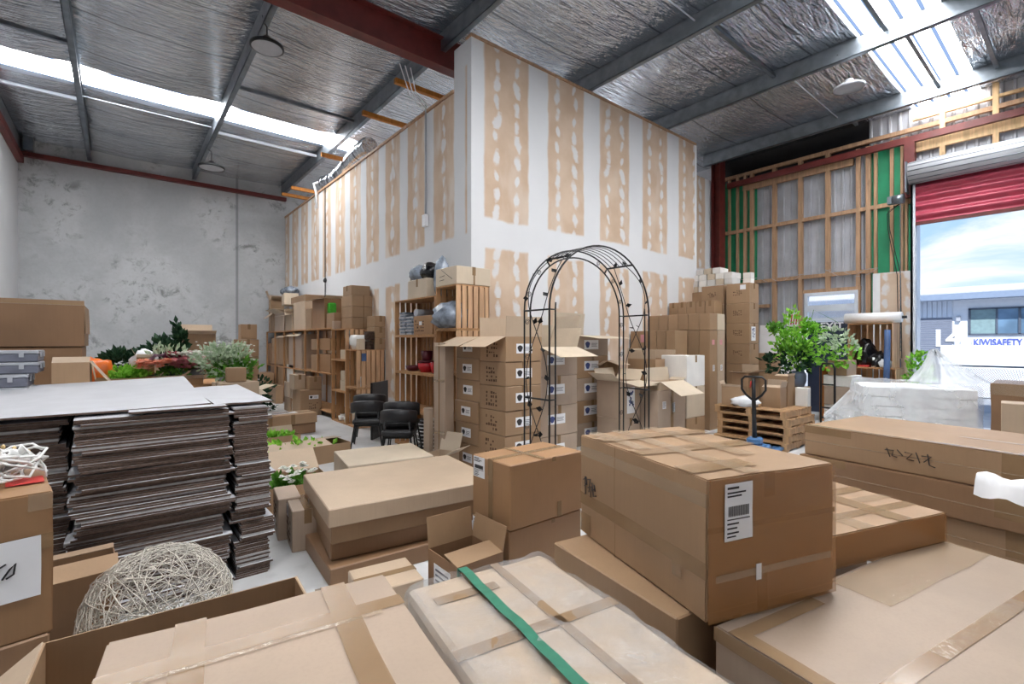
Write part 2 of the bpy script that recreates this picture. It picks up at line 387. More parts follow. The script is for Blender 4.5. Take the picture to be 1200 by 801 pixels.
# plasterboard room
struct('wall_long', MB().box((XB, YA, 0), (11.0, YA+.12, 6.60)), gib_a)
struct('wall_side', MB().box((XB, YA+.12, 0), (XB+.1, YB, 5.90)), gib_b)
struct('wall_corner', MB().box((XB, YA+.12, 5.9), (XB+.1, YA+.5, 6.60)), gib_b)
struct('wall_recess', MB().box((11.0, 6.95, 0), (XE, 7.05, 6.3)), gib_a)
struct('wall_right_rear', MB().box((XE+.13, 7.0, 0), (XE+.2, YB, 6.95)), corr)
n = [0]
def trim(mb, mat, **kw):
    n[0] += 1; return struct('trim_%d' % n[0], mb, mat, **kw)
trim(MB().box((XB-.02, YA-.03, 6.60), (11.02, YA+.14, 6.64)), pine)
trim(MB().box((XB-.03, YA+.5, 5.90), (XB+.12, YB, 5.95)), pine)
trim(MB().box((10.98, YA-.01, 0), (11.06, 6.95, 6.6)), paper_m)
# purlins: galvanised C sections running the length of the hall
for X in PUR:
    mb = MB()
    y0, y1 = -7.0, YB
    if X > 4.5: y1 = 7.0
    mb.box((X-.005, y0, ZP), (X+.005, y1, ZF)); mb.box((X-.005, y0, ZP), (X+.085, y1, ZP+.01)); mb.box((X-.005, y0, ZF-.012), (X+.085, y1, ZF-.002))
    mb.box((X+.075, y0, ZP+.01), (X+.085, y1, ZP+.03))
    trim(mb, steel_m)
# red portal rafter, wall angles and columns
def ibeam(a, b, hgt, wd, axis):
    mb = MB(); x0, y0, z0 = a; x1, y1, z1 = b
    if axis == 'x':
        mb.box((x0, y0-wd/2, z0), (x1, y0+wd/2, z0+.02)); mb.box((x0, y0-wd/2, z0+hgt-.02), (x1, y0+wd/2, z0+hgt)); mb.box((x0, y0-.006, z0), (x1, y0+.006, z0+hgt))
    return mb
trim(ibeam((XL, 7.02, 6.34), (4.9, 7.02, 6.34), .5, .2, 'x'), redst)
trim(MB().box((XL, YB-.14, 6.45), (XB, YB, 6.56)), redst)
trim(MB().box((XL, 4.5, 6.25), (XL+.12, YB-.15, 6.42)), redst)
trim(MB().box((XL+.12, YB-.3, 6.56), (XL+.3, YB, 6.95)).box((XL, 4.5, 6.42), (XL+.05, YB-.1, 6.9)), steel_m)
trim(MB().box((XE-.62, 6.66, 0), (XE-.30, 6.68, 6.9)).box((XE-.62, 6.88, 0), (XE-.30, 6.9, 6.9)).box((XE-.47, 6.68, 0), (XE-.45, 6.88, 6.9)), redst)
trim(MB().box((XE-.2, .4, 6.08), (XE-.1, 6.66, 6.22)), redst)
trim(MB().box((XE-.22, 2.52, 4.9), (XE-.07, 2.7, 6.08)), redst)
# bridging bars between the purlins
for (xa, xb, yy, mat) in ((-1.9, -.65, 13.6, alu_m), (-1.9, -.65, 11.1, steel_m), (1.8, 4.2, 13.6, alu_m), (1.8, 4.2, 10.9, steel_m), (7.15, 9.74, 3.95, steel_m), (9.8, 12.64, 2.02, steel_m), (12.7, 13.4, 3.6, steel_m), (7.15, 9.7, 2.2, steel_m), (9.8, 12.6, 1.2, steel_m)):
    trim(MB().box((xa, yy-.03, ZF-.13), (xb, yy+.03, ZF-.07)), mat)
for (xa, xb, yy) in ((-.6, 1.7, 13.3), (9.8, 12.6, 3.75), (4.3, 7.05, 4.05)):
    trim(MB().tube([(xa, yy, ZF-.12), (xb, yy, ZF-.12)], .012), alu_m)
for (yy, zz) in ((8.1, 6.45), (9.6, 6.42), (14.9, 6.2), (15.9, 6.25), (12.2, 6.35)):
    trim(MB().box((XB-.45, yy-.04, zz), (XB+1.2, yy+.04, zz+.09)), orange_w)

# ---- end wall: corrugated cladding behind exposed timber framing
def cladding(y0, y1, z0, z1, X):
    mb = MB(); y = y0; k = 0; prof = []
    while y < y1:
        for dy, dx in ((0, 0), (.11, 0), (.125, -.03), (.165, -.03)): prof.append((min(y+dy, y1), X+dx))
        y += .18
    vs = []; fs = []
    for (yy, xx) in prof: vs += [(xx, yy, z0), (xx, yy, z1)]
    for i in range(len(prof)-1): fs.append((2*i, 2*i+1, 2*i+3, 2*i+2))
    return mb.add(vs, fs)
mb = cladding(4.8, 7.0, 0, 6.94, XE+.15); b = cladding(3.62, 4.8, 3.05, 6.94, XE+.15)
mb.add(b.v, b.f); b = cladding(-1.8, 3.62, 5.0, 6.94, XE+.15); mb.add(b.v, b.f); b = cladding(-7.1, -1.8, 0, 6.94, XE+.15); mb.add(b.v, b.f); b = cladding(2.5, 3.62, 0, 5.0, XE+.15); mb.add(b.v, b.f)
struct('wall_right', mb, corr)
struct('wall_right_wrap', MB().box((XE+.07, 5.95, 0), (XE+.085, 6.9, 6.3)).box((XE+.07, 2.62, 0), (XE+.085, 3.42, 6.2)), green_wrap)
for (x, wd) in ((854.5, .05), (864, .05), (873, .07), (881, .09), (907.5, .1), (938, .1), (970, .1), (1005.6, .08), (1017.5, .09), (1026, .06), (1045, .06), (1057, .05), (1062, .05)):
    y = YX(x, XE); zt = 6.42 if x < 1000 else 6.3
    z0 = 0
    if x == 970: z0 = 3.02
    trim(MB().box((XE-.02, y-wd/2, z0), (XE+.07, y+wd/2, zt)), pine)
for (z, ya, yb) in ((4.86, 2.62, 6.9), (3.4, 3.3, 6.3), (2.72, 5.6, 6.1), (6.0, 3.7, 6.3), (6.42, .2, 6.9), (3.02, 3.55, 4.78)):
    trim(MB().box((XE-.015, ya, z-.045), (XE+.07, yb, z+.045 if z != 6.0 else z+.16)), pine)
for y in (2.1, 1.3, .45): trim(MB().box((XE-.02, y-.045, 5.1), (XE+.07, y+.045, 6.95)), pine_pale)
trim(MB().box((XE-.015, .2, 5.9), (XE+.07, 2.6, 6.16)), pine_pale)
trim(MB().box((XE-.015, .2, 6.6), (XE+.07, 2.6, 6.66)), pine_pale)
struct('wall_right_lining', MB().box((XE-.06, 2.62, 0), (XE-.04, 3.3, 3.32)), gib_c)
trim(MB().box((XE-.065, 3.16, .4), (XE-.062, 3.3, 3.32)), paper_m)
mb = MB()
for k in range(2):
    pts = [(XE-.05, 6.4-3.2*i/24, 3.5+.1*math.sin(i*.5+k)-.12*math.sin(math.pi*((i/6.0+k*.3) % 1))) for i in range(25)]
    mb.tube(pts, .0045, 4)
tag(mb.build('wall_cable', grey_light), 'thin white cables slung along the timber wall framing above the navy door', 'cable')

trim(MB().box((XE+.075, 3.4, 6.24), (XE+.1, 6.9, 6.92)), black_plastic)  # black strip standing in for the dark gap between rail and top plate
# exit door with its bright transom window
D0, D1 = 3.66, 4.66
d = MB().box((XE-.03, D0, .01), (XE+.02, D1, 2.24)).build('door_1', navy_m); d['kind'] = 'structure'
MB().tube([(XE-.05, D0+.1, 1.0), (XE-.1, D0+.1, 1.0), (XE-.1, D0+.22, 1.0)], .012).build('door_handle', steel_m, d)
fr_ = MB().box((XE-.05, D0-.07, 2.26), (XE+.06, D1+.07, 2.34)).box((XE-.05, D0-.07, 2.9), (XE+.06, D1+.07, 2.98)).box((XE-.05, D0-.07, 2.34), (XE+.06, D0, 2.9)).box((XE-.05, D1, 2.34), (XE+.06, D1+.07, 2.9)).box((XE-.06, D0, 2.5), (XE-.02, D1, 2.66))
f = fr_.build('window_3', alu_m); f['kind'] = 'structure'
gl, t = newmat('window_glass'); b_ = t.n('ShaderNodeBsdfGlossy'); b_.inputs['Roughness'].default_value = .03; tr = t.n('ShaderNodeBsdfTransparent'); mx = t.n('ShaderNodeMixShader'); mx.inputs[0].default_value = .12
t.nt.links.new(tr.outputs[0], mx.inputs[1]); t.nt.links.new(b_.outputs[0], mx.inputs[2]); t.out(mx.outputs[0])
MB().box((XE, D0, 2.34), (XE+.01, D1, 2.9)).build('pane', gl, f)
def text(name, s, size, mat, parent, loc, face='x-', depth=.004, squash=1, bold=0):
    cu = bpy.data.curves.new(name, 'FONT'); cu.body = s; cu.size = size; cu.extrude = depth; cu.offset = bold; cu.align_x = 'LEFT'
    ob = bpy.data.objects.new(name, cu); sc.collection.objects.link(ob)
    dg = bpy.context.evaluated_depsgraph_get(); me = bpy.data.meshes.new_from_object(ob.evaluated_get(dg))
    bpy.data.objects.remove(ob)
    M = Matrix(((0, 0, -1), (-1, 0, 0), (0, 1, 0))).to_4x4() if face == 'x-' else Matrix(((1, 0, 0), (0, 0, -1), (0, 1, 0))).to_4x4()
    me.transform(M @ Matrix.Diagonal((squash, 1, 1, 1)))
    me.materials.clear(); me.materials.append(mat)
    ob = bpy.data.objects.new(name, me); sc.collection.objects.link(ob); ob.location = loc; ob.parent = parent
    return ob
text('exit_lettering', 'EXIT', .24, paper_m, d, (XE-.04, 4.38, 2.06), bold=.006)
sg = MB().box((XE-.05, 4.88, 2.15), (XE-.035, 5.14, 2.5)).build('warning_sign', paper_m); tag(sg, 'small red and white striped warning sign beside the exit door', 'sign')
mb = MB()
for k in range(4): mb.slab((XE-.056, 5.12-k*.06, 2.2), (0, -.03, 0), (0, -.03, .26), (.003, 0, 0))
mb.build('red_stripe', red_ink, sg)

# roller door at the right
gd = thing('roller_door', 'red roller door wound up on its steel drum above the open doorway', 'roller door', (XE-.3, 2.5, 0))
def loc_(mb): return mb
mb = MB(); prof = []; nz = 46
for i in range(nz+1):
    z = 4.3+i*(5.2-4.3)/nz; prof.append((.035*math.sin(i*math.pi/5), z))
vs = []; fs = []
for dx, z in prof: vs += [(dx, 0, z), (dx, -4.2, z)]
for i in range(nz): fs.append((2*i, 2*i+1, 2*i+3, 2*i+2))
mb.sm = True; mb.add(vs, fs); mb.build('curtain', curtain_m, gd)
MB().box((-.03, -4.2, 4.24), (.03, 0, 4.31)).build('bottom_rail', redst, gd)
mb = MB(); mb.tube([(-.15, .06, 5.33), (-.15, -4.2, 5.33)], .23, 28); mb.build('drum', corr, gd)
mb = MB()
for k in range(14):
    a = 2*math.pi*k/14; mb.tube([(-.15+.235*math.cos(a), .05, 5.33+.235*math.sin(a)), (-.15+.235*math.cos(a), -4.2, 5.33+.235*math.sin(a))]if False else [(-.15+.226*math.cos(a), .05, 5.33+.226*math.sin(a)), (-.15+.226*math.cos(a), -4.2, 5.33+.226*math.sin(a))], .012, 5)
mb.build('drum_rib', steel_m, gd)
MB().box((-.06, .02, 0), (.08, .06, 5.2)).box((-.06, -.02, 0), (-.04, .06, 5.2)).box((.06, -.02, 0), (.08, .06, 5.2)).build('guide_track', alu_m, gd)
MB().box((-.2, .1, 4.95), (.1, .13, 5.6)).build('end_bracket', steel_m, gd)
mb = MB().tube([(-.2, .14, 4.82), (-.2, .34, 4.82)], .1, 14).box((-.27, .3, 4.74), (-.12, .42, 4.9)); mb.build('motor', steel_m, gd)
mb = MB()
for k in range(2): mb.tube([(-.16, .2, 4.75), (-.18, .42+.02*k, 4.6-.05*k), (-.14, .4+.03*k, 4.2), (-.1, .22+.06*k, 3.2), (-.1, .2+.05*k, 1.4)], .008, 5)
mb.build('cable', dark_m, gd)
mb = MB(); ch = [(-.22, .2, 4.8-.05*i) for i in range(66)]; mb.tube(ch, [.012 if i % 2 else .006 for i in range(66)], 5); mb.build('pull_chain', steel_m, gd)
trim(MB().box((XE-.1, 2.5, 0), (XE+.2, 2.6, 5.1)), alu_m)
sw = MB().box((XE-.12, 2.82, 1.45), (XE-.07, 2.95, 1.65)).build('wall_switch', paper_m, bevel=.008); tag(sw, 'grey wall switch on the patched board beside the doorway', 'switch')
sw = MB().box((XE-.14, 2.78, 1.15), (XE-.07, 3.0, 1.38)).build('blue_box', blue_tarp, bevel=.01); tag(sw, 'blue box fixed to the wall under the grey switch', 'box')
for (x, y, z, r_, s) in ((313, 55, 6.28, .24, 'black rimmed round high-bay lamp hanging near the red rafter'), (248, 196, 6.2, .3, 'round high-bay lamp hanging close to the concrete back wall'), (995, 103, 6.32, .24, 'round high-bay lamp hanging beside the right skylight')):
    P = atz(x, y, z)
    L = thing('high_bay_lamp', s, 'ceiling lamp', (P.x, P.y, z), 0, 'high-bay lamps')
    m_ = dark_m if x == 313 else (grey_light if x == 995 else dark_m)
    MB().lathe([(.03, .16), (.06, .15), (.09, .09), (r_*.8, .05), (r_, .02), (r_, -.02), (r_*.9, -.025)], seg=28).build('lamp_housing', m_, L)
    MB().lathe([(0, -.012), (r_*.9, -.018)], seg=28).build('diffuser', grey_light, L)
    xp = min(PUR, key=lambda q: abs(q-P.x))-P.x
    MB().tube([(0, 0, .15), (0, 0, ZP-z-.06), (xp*.5, .05, ZP-z+.0), (xp-.01, .05, ZP-z+.12)], .009, 6).build('cable', dark_m, L)
# ducting and conduit on top of / along the side wall
mb = MB(); pts = []; rr = []
for i in range(90):
    u = i/89; pts.append((XB+.12+.12*math.sin(u*3), 10.6+3.1*u, 6.26+.1*math.sin(u*5.5))); rr.append(.17+(.028 if i % 2 else 0))
mb.tube(pts, rr, 14); tag(mb.build('flexible_duct', foil), 'silver flexible duct lying along the top of the side wall', 'duct')
cn = thing('conduit_drop', 'grey conduit running down the taped side wall to a socket', 'conduit', (XB-.03, 7.72, 0))
MB().tube([(0, 0, 6.05), (0, 0, 4.05)], .018, 8).build('pipe', grey_light, cn)
MB().box((-.05, -.06, 3.83), (.025, .06, 4.05)).build('socket', paper_m, cn, bevel=.01)
cn = thing('conduit_drop', 'white conduit running over the top of the side wall far from the corner', 'conduit', (XB-.03, 13.9, 0))
MB().tube([(.1, -.1, 6.25), (-.1, -.05, 6.15), (-.02, 0, 5.95), (0, 0, 5.5)], .035, 8).build('pipe', paper_m, cn)
cn = thing('conduit_drop', 'thin dark hanging cord on the side wall behind the carton shelves', 'cord', (XB-.03, 13.2, 0))
MB().tube([(0, 0, 5.9), (0, 0, 2.55)], .012, 6).build('pipe', dark_m, cn)
MB().blob((0, 0, 3.35), (.05, .05, .07), 1).build('knob', dark_m, cn)
mb = MB()
for k in range(3): mb.tube([(XB-.5-.1*k, 7.4, 6.4), (XB-.3, 7.6+.1*k, 6.15), (XB-.02, 7.6+.1*k, 5.97)], .01, 5)
tag(mb.build('loose_cable', paper_m), 'loose white cables hanging from the red rafter onto the side wall', 'cable')

# ================================================================== OUTSIDE THE DOORWAY
asph = plain('asphalt', S(150, 152, 156), .9, var=.08, scale=2); struct('ground', MB().box((13.7, -20, -.12), (60, 40, -.02)), asph)
XF = 30.0
bwall = plain('render_white', S(226, 228, 232), .6, var=.02); bgrey = plain('garage_grey', S(120, 126, 140), .5, var=.03)
bd = thing('warehouse_unit', 'white neighbouring unit with a grey garage door seen through the doorway', 'building', (XF, 4, 0))
MB().box((0, -16, 0), (8, 14, 3.75)).build('wall', bwall, bd)
zz = lambda y, x: Zy(y, depth(XF, YX(x, XF)))
MB().box((-.7, -16, 3.68), (.3, 14, 3.95)).build('eaves_gutter', plain('gutter_blue_grey', S(132, 146, 166), .4, var=.03), bd)
MB().slab((-.7, -16, 3.95), (0, 30, 0), (8, 0, .9), (0, 0, .06)).build('roof', plain('roof_grey', S(190, 190, 192), .5, var=.05), bd)
yg0, yg1 = YX(1116, XF)-4, YX(1040, XF)-4
g = MB(); z = 0
while z < 2.85: g.box((-.06, yg0, z), (-.0, yg1, z+.09)); z += .1
g.build('garage_door', bgrey, bd)
g = MB(); y = yg0
while y < yg1: g.box((-.05, y, 2.9), (0, y+.16, 3.68)); y += .18
g.build('ribbed_panel', plain('ribbed_white', S(206, 212, 222), .5, var=.02), bd)
yw0, yw1 = YX(1215, XF)-4, YX(1135, XF)-4
wf = MB().box((-.06, yw0, 2.05), (.02, yw1, 2.13)).box((-.06, yw0, 3.2), (.02, yw1, 3.28)).box((-.06, yw1-.08, 2.1), (.02, yw1, 3.25)).box((-.06, yw1-.95, 2.1), (.02, yw1-.88, 3.25)).box((-.06, (yw0+yw1)/2-.6, 2.1), (.02, (yw0+yw1)/2-.52, 3.25)).build('window_frame', plain('frame_dark_grey', S(84, 92, 104), .4), bd)
mb = MB().box((-.02, yw0, 2.1), (-.01, yw1, 3.25)); mb.build('pane', plain('tinted_glass', S(112, 142, 168), .05, var=.25, scale=.8, spec=.8), wf)
MB().box((-.015, yw1-.88, 2.1), (-.03, yw1-.08, 3.25)).build('blind', plain('blind_green_grey', S(126, 150, 152), .6), wf)
sb = MB().box((-.05, yw0-1, 1.42), (0, YX(1139, XF)-4, 1.86)).build('sign_board', bwall, bd)
text('sign_lettering', 'KIWISAFETY', .42, plain('sign_blue', S(88, 100, 176), .5), sb, (-.07, YX(1141, XF)-4, 1.6), bold=.012, squash=.66)
text('unit_number', '14', 1.1, paper_m, bd, (-.09, YX(1091, XF)-4, 1.56), bold=.03)
MB().box((-.12, YX(1126, XF)-4, 2.72), (0, YX(1121, XF)-4, 2.95)).build('wall_lamp', grey_light, bd)
ft = MB(); ft2 = MB()
ft.tube([(16.5, 1.0, 0), (16.5, 1.0, 1.15)], .03).tube([(16.5, 3.9, 0), (16.5, 3.9, 1.15)], .03).tube([(16.5, 1.0, 1.15), (16.5, 3.9, 1.15)], .025)
fn = thing('mesh_fence', 'low chain-link fence outside the doorway in front of the garage', 'fence', (0, 0, 0))
ft.build('post_and_rail', steel_m, fn)
for k in range(60):
    y = 1.0+k*.05
    ft2.tube([(16.5, max(1, y-1.1), 0), (16.5, y, 1.1)] if y < 3.9 else [(16.5, 1, 0), (16.5, 1.1, .1)], .005, 3, caps=False)
    ft2.tube([(16.5, min(3.9, y+1.1), 0), (16.5, y, 1.1)] if y < 3.9 else [(16.5, 1, 0), (16.5, 1.1, .1)], .005, 3, caps=False)
ft2.build('mesh', steel_m, fn)
# stacked white panels standing just outside
XW = 21.0; ybar = YX(1102, XW)
for k, (z0, z1, s) in enumerate(((0, .66, 'lowest white panel of the three standing in the doorway'), (.66, 1.13, 'middle white panel of the three standing in the doorway'), (1.13, 1.64, 'topmost white panel of the three standing in the doorway'))):
    b = MB().box((XW, -6, z0), (XW+.3, ybar, z1)).build('white_barrier', paper_m, bevel=.012); tag(b, s, 'panel', 'white panels in the doorway')
# ================================================================== CARTONS
def face(side, w, l, h):
    return {'x-': (Vector((-w/2, l/2, 0)), Vector((0, -l, 0)), Vector((0, 0, h)), Vector((-1, 0, 0))),
            'x+': (Vector((w/2, -l/2, 0)), Vector((0, l, 0)), Vector((0, 0, h)), Vector((1, 0, 0))),
            'y-': (Vector((-w/2, -l/2, 0)), Vector((w, 0, 0)), Vector((0, 0, h)), Vector((0, -1, 0))),
            'y+': (Vector((w/2, l/2, 0)), Vector((-w, 0, 0)), Vector((0, 0, h)), Vector((0, 1, 0))),
            'top': (Vector((-w/2, -l/2, h)), Vector((w, 0, 0)), Vector((0, l, 0)), Vector((0, 0, 1)))}[side]
DISP = [None]
def patch(mb, F, u0, v0, u1, v1, off=.002, t=.0012):
    o, u, v, n_ = F
    if DISP[0]:
        nu = max(1, int(u.length*(u1-u0)/.035)); nv = max(1, int(v.length*(v1-v0)/.035)); vs = []
        for i in range(nu+1):
            for j in range(nv+1):
                q = o+u*(u0+(u1-u0)*i/nu)+v*(v0+(v1-v0)*j/nv); vs.append(DISP[0](q)+n_*off)
        f = []
        g = lambda i, j: i*(nv+1)+j
        for i in range(nu):
            for j in range(nv): f.append((g(i, j), g(i+1, j), g(i+1, j+1), g(i, j+1)))
        s = mb.sm; mb.sm = True; mb.add(vs, f); mb.sm = s; return
    mb.slab(o+u*u0+v*v0+n_*(off-t), u*(u1-u0), v*(v1-v0), n_*t)
def sticker(parent, F, cu, cv, sw, sh, kind, off=.003):
    o, u, v, nn = F; U = u.length; V = v.length
    mb = MB(); patch(mb, F, cu-sw/2/U, cv-sh/2/V, cu+sw/2/U, cv+sh/2/V, off)
    st = mb.build('sticker', red_ink if kind == 'redlabel' else (pink_ink if kind == 'pink' else paper_m), parent)
    def sub(rects, mat, nm='print'):
        m2 = MB()
        for a, b, c, d in rects: patch(m2, F, cu+(a-.5)*sw/U, cv+(b-.5)*sh/V, cu+(c-.5)*sw/U, cv+(d-.5)*sh/V, off+.0015)
        m2.build(nm, mat, st)
    if kind == 'logo':
        m2 = MB(); c0 = o+u*cu+v*cv+nn*(off+.0012)+u.normalized()*(-.27*sw); ua = u.normalized(); va = v.normalized(); rr = min(sw*.16, sh*.34)
        ring = [c0+ua*math.cos(a)*rr*(1+.18*math.sin(3*a))+va*math.sin(a)*rr for a in [i*math.pi/8 for i in range(16)]]
        m2.add(ring, [list(range(16))]); m2.build('emblem', blue_ink if sh > .12 else ink_m, st)
        sub([(.5, .6, .92, .66), (.5, .44, .86, .5), (.5, .3, .9, .35)], grey_case)
    elif kind == 'ship':
        sub([(.08, .9, .5, .94), (.08, .82, .75, .85), (.08, .76, .6, .79)] + [(.12+.028*i, .42, .12+.028*i+(.018 if i % 3 else .01), .6) for i in range(27)] + [(.08, .36, .9, .38), (.08, .28, .5, .31), (.08, .2, .44, .23), (.08, .12, .5, .15), (.08, .06, .4, .085)], ink_m)
    elif kind == 'lines':
        sub([(.1, .84-.13*i, .9-.1*(i % 3), .89-.13*i) for i in range(6)], grey_case)
    elif kind == 'flower':
        rects = []
        for i in range(26):
            a, b = rnd.uniform(.15, .75), rnd.uniform(.2, .85); rects.append((a, b, a+rnd.uniform(.06, .2), b+rnd.uniform(.03, .1)))
        sub(rects, blue_ink)
    return st
def scribble(parent, F, strokes, wd=.008, mat=None, name='handwriting'):
    o, u, v, nn = F; mb = MB(); U = u.length; V = v.length
    for st in strokes:
        pts = [(DISP[0](o+u*a+v*b)+nn*.0095) if DISP[0] else o+u*a+v*b+nn*.0045 for a, b in st]; mb.tube(pts, wd/2, 4)
    return mb.build(name, mat or ink_m, parent)
def marks(parent, F, cu, cv, sw, sh, cols=5, rows=4):       # printed rows of handling symbols
    U = F[1].length; V = F[2].length; mb = MB()
    for i in range(cols):
        for j in range(rows):
            if rnd.random() < .25: continue
            a = cu+(i/cols-.5)*sw/U; b = cv+(j/rows-.5)*sh/V
            patch(mb, F, a, b, a+sw/U/cols*rnd.uniform(.35, .8), b+sh/V/rows*rnd.uniform(.3, .75), .0025)
    mb.build('printed_marks', print_m, parent)
def from_corner(P, sx, sy, w, l, rot):   # centre of a box whose (sx, sy) corner stands at P
    u = Vector((math.cos(rot), math.sin(rot))); v = Vector((-math.sin(rot), math.cos(rot)))
    return Vector((P[0], P[1]))-u*sx*w/2-v*sy*l/2
def carton(label, C, w, l, z0, h, rot=0, mat='m', tape=(), st=(), op=None, mk=(), scr=(), group=None, dent=0, name='carton', inside=True, tm=None):
    """closed or open cardboard carton; C = centre of its footprint"""
    root = thing(name, label, 'box', (C[0], C[1], z0), rot, group)
    km = K[mat]
    if op is None:
        mb = MB()
        if dent:
            bm = bmesh.new(); bmesh.ops.create_cube(bm, size=1)
            bmesh.ops.subdivide_edges(bm, edges=bm.edges[:], cuts=11, use_grid_fill=True)
            s = rnd.uniform(0, 50)
            def disp(p):
                q = mnoise.noise_vector(p*3.2+Vector((s, 0, 0)))*dent+mnoise.noise_vector(p*9+Vector((s, 5, 0)))*dent*.3
                if p.z < .01: q.z = 0
                return p+q*.9
            mb.sm = False; mb.add([disp(Vector((v.co.x*w, v.co.y*l, (v.co.z+.5)*h))) for v in bm.verts], [[v.index for v in f.verts] for f in bm.faces]); bm.free()
            DISP[0] = disp
        else: mb.box((-w/2, -l/2, 0), (w/2, l/2, h))
        mb.build('body', km, root, bevel=min(.007, h*.06) if not dent else .006, seg=2 if dent else 1)
    else:
        e = .006; mb = MB()
        mb.box((-w/2, -l/2, 0), (w/2, l/2, .008)).box((-w/2, -l/2, .008), (-w/2+e, l/2, h)).box((w/2-e, -l/2, .008), (w/2, l/2, h))
        mb.box((-w/2+e, -l/2, .008), (w/2-e, -l/2+e, h)).box((-w/2+e, l/2-e, .008), (w/2-e, l/2, h))
        mb.build('body', km, root)
        for side, ln, ang, a0, a1 in op:
            o, u, v, nn = face(side, w, l, h)
            a = R(ang); d = Vector((0, 0, 1))*math.cos(a)+nn*math.sin(a); th = (nn*math.cos(a)-Vector((0, 0, 1))*math.sin(a))*-.005
            base = o+v+u*a0-nn*.0005+Vector((0, 0, .001))
            MB().slab(base, u*(a1-a0), d*ln, th).build('flap', K['c' if mat in 'lgc' else 'l'] if mat != 'd' else K['m'], root)
    off = .0016 if not dent else .0022
    for ti, tp in enumerate(tape):
        off += .0007; mb = MB(); mt = tm or tape_m
        if tp in ('x', 'y'):
            tw = .06
            if tp == 'x':
                patch(mb, face('top', w, l, h), 0, .5-tw/2/l, 1, .5+tw/2/l, off)
                dn = min(.12, h*.6)/h
                for s_ in ('x-', 'x+'): patch(mb, face(s_, w, l, h), .5-tw/2/l, 1-dn, .5+tw/2/l, 1, off)
            else:
                patch(mb, face('top', w, l, h), .5-tw/2/w, 0, .5+tw/2/w, 1, off)
                dn = min(.12, h*.6)/h
                for s_ in ('y-', 'y+'): patch(mb, face(s_, w, l, h), .5-tw/2/w, 1-dn, .5+tw/2/w, 1, off)
        else:
            side, a, b, c, d = tp[:5]; patch(mb, face(side, w, l, h), a, b, c, d, off)
            if len(tp) > 5 and not isinstance(tp[5], float): mt = tp[5]
        mb.build('tape', mt, root)
    for side, cu, cv, sw, sh, kind in st: sticker(root, face(side, w, l, h), cu, cv, sw, sh, kind, (.003 if not dent else .007) if off < .006 else off+.003)
    for side, cu, cv, sw, sh in mk: marks(root, face(side, w, l, h), cu, cv, sw, sh)
    for side, strokes in scr: scribble(root, face(side, w, l, h), strokes, .007)
    DISP[0] = None
    return root
def fit(P, rot, xl, xr):                 # footprint size of a box with its near corner at P, seen between columns xl and xr
    u = Vector((math.cos(rot), math.sin(rot))); v = Vector((-math.sin(rot), math.cos(rot)))
    def hit(d, x):
        k = (x-600)/FPX; r0 = P[0]*cs-P[1]*sn; d0 = depth(P[0], P[1]); rd = d[0]*cs-d[1]*sn; dd = depth(d[0], d[1])
        return (k*d0-r0)/(rd-k*dd)
    return (hit(u, xr) if xr is not None else None), (hit(v, xl) if xl is not None else None)
def cart(label, xc, d, zs, xl=None, xr=None, w=None, l=None, rot=0, **kw):   # placed by its near vertical edge
    P = atd(xc, d); fw, fl = fit(P, rot, xl, xr); w = w or fw; l = l or fl
    return carton(label, from_corner(P, -1, -1, w, l, rot), w, l, zs[0], zs[1]-zs[0], rot, **kw)
def zpx(xc, d, y): return Zy(y, d)

# ------------------------------------------------------------------ nearest boxes
rot = R(-18.2)
A = atz(828, 562, 1.18)
carton('large tall taped brown carton in the centre foreground, taller than its neighbours', from_corner(A, -1, -1, .755, 1.055, rot), .755, 1.055, .585, .595, rot, 'm', dent=.006,
       tape=[('x-', 0, .30, 1, .42), ('x-', 0, .80, 1, .90, clear_m), ('x-', .0, .02, .12, .22), ('x-', .80, .2, .86, .42), ('y-', 0, .62, 1, .66), ('y-', .42, .82, .5, 1), ('y-', .36, 0, .44, .3), ('top', 0, .42, 1, .53), ('top', 0, .08, .5, .2), ('top', .28, .0, .40, 1, clear_m), ('top', .6, .25, .74, 1, clear_m), ('top', 0, .74, 1, .85), ('top', .05, .5, .17, 1, clear_m), ('y-', 0, .08, 1, 1.0, amber_m), ('y-', 0, 0, 1, .08, amber_m), ('x-', .37, 0, .375, 1), ('y-', .05, .28, .95, .33, clear_m)],
       st=[('y-', .21, .76, .16, .24, 'ship'), ('y-', .36, .3, .03, .07, 'plain')],
       scr=[('x-', [[(.05, .56), (.08, .6), (.09, .52)], [(.06, .5), (.09, .54)], [(.07, .6), (.07, .42)], [(.10, .58), (.13, .6), (.11, .46)], [(.10, .5), (.14, .53), (.13, .42)], [(.15, .57), (.16, .44), (.19, .46)], [(.15, .5), (.18, .52)], [(.17, .56), (.18, .5)]])])
A = atz(649, 636, .575); rot = R(-9)
carton('low flat carton lying under the large tall carton, its top sticking out to the left', from_corner(A, -1, 1, .8, .9, rot), .8, .9, 0, .58, rot, 'm', tape=['y'])
A = atz(838, 732, .575); rot = R(-11.2)
carton('wide flat carton with tape across its top at the bottom right corner', from_corner(A, -1, 1, 1.9, 1.25, rot), 1.9, 1.25, 0, .575, rot, 'g', dent=.004,
       tape=[('top', 0, .55, 1, .60), ('top', 0, .9, .3, .95), ('top', .42, .78, 1, .98, clear_m), ('top', .3, .55, .72, .6, clear_m), ('top', .0, .0, .035, .95), ('top', .05, .42, .16, .5), ('x-', 0, .9, 1, 1), ('y-', 0, .9, 1, 1, clear_m)])
P = atz(1108, 600, .75); rot = R(-18)
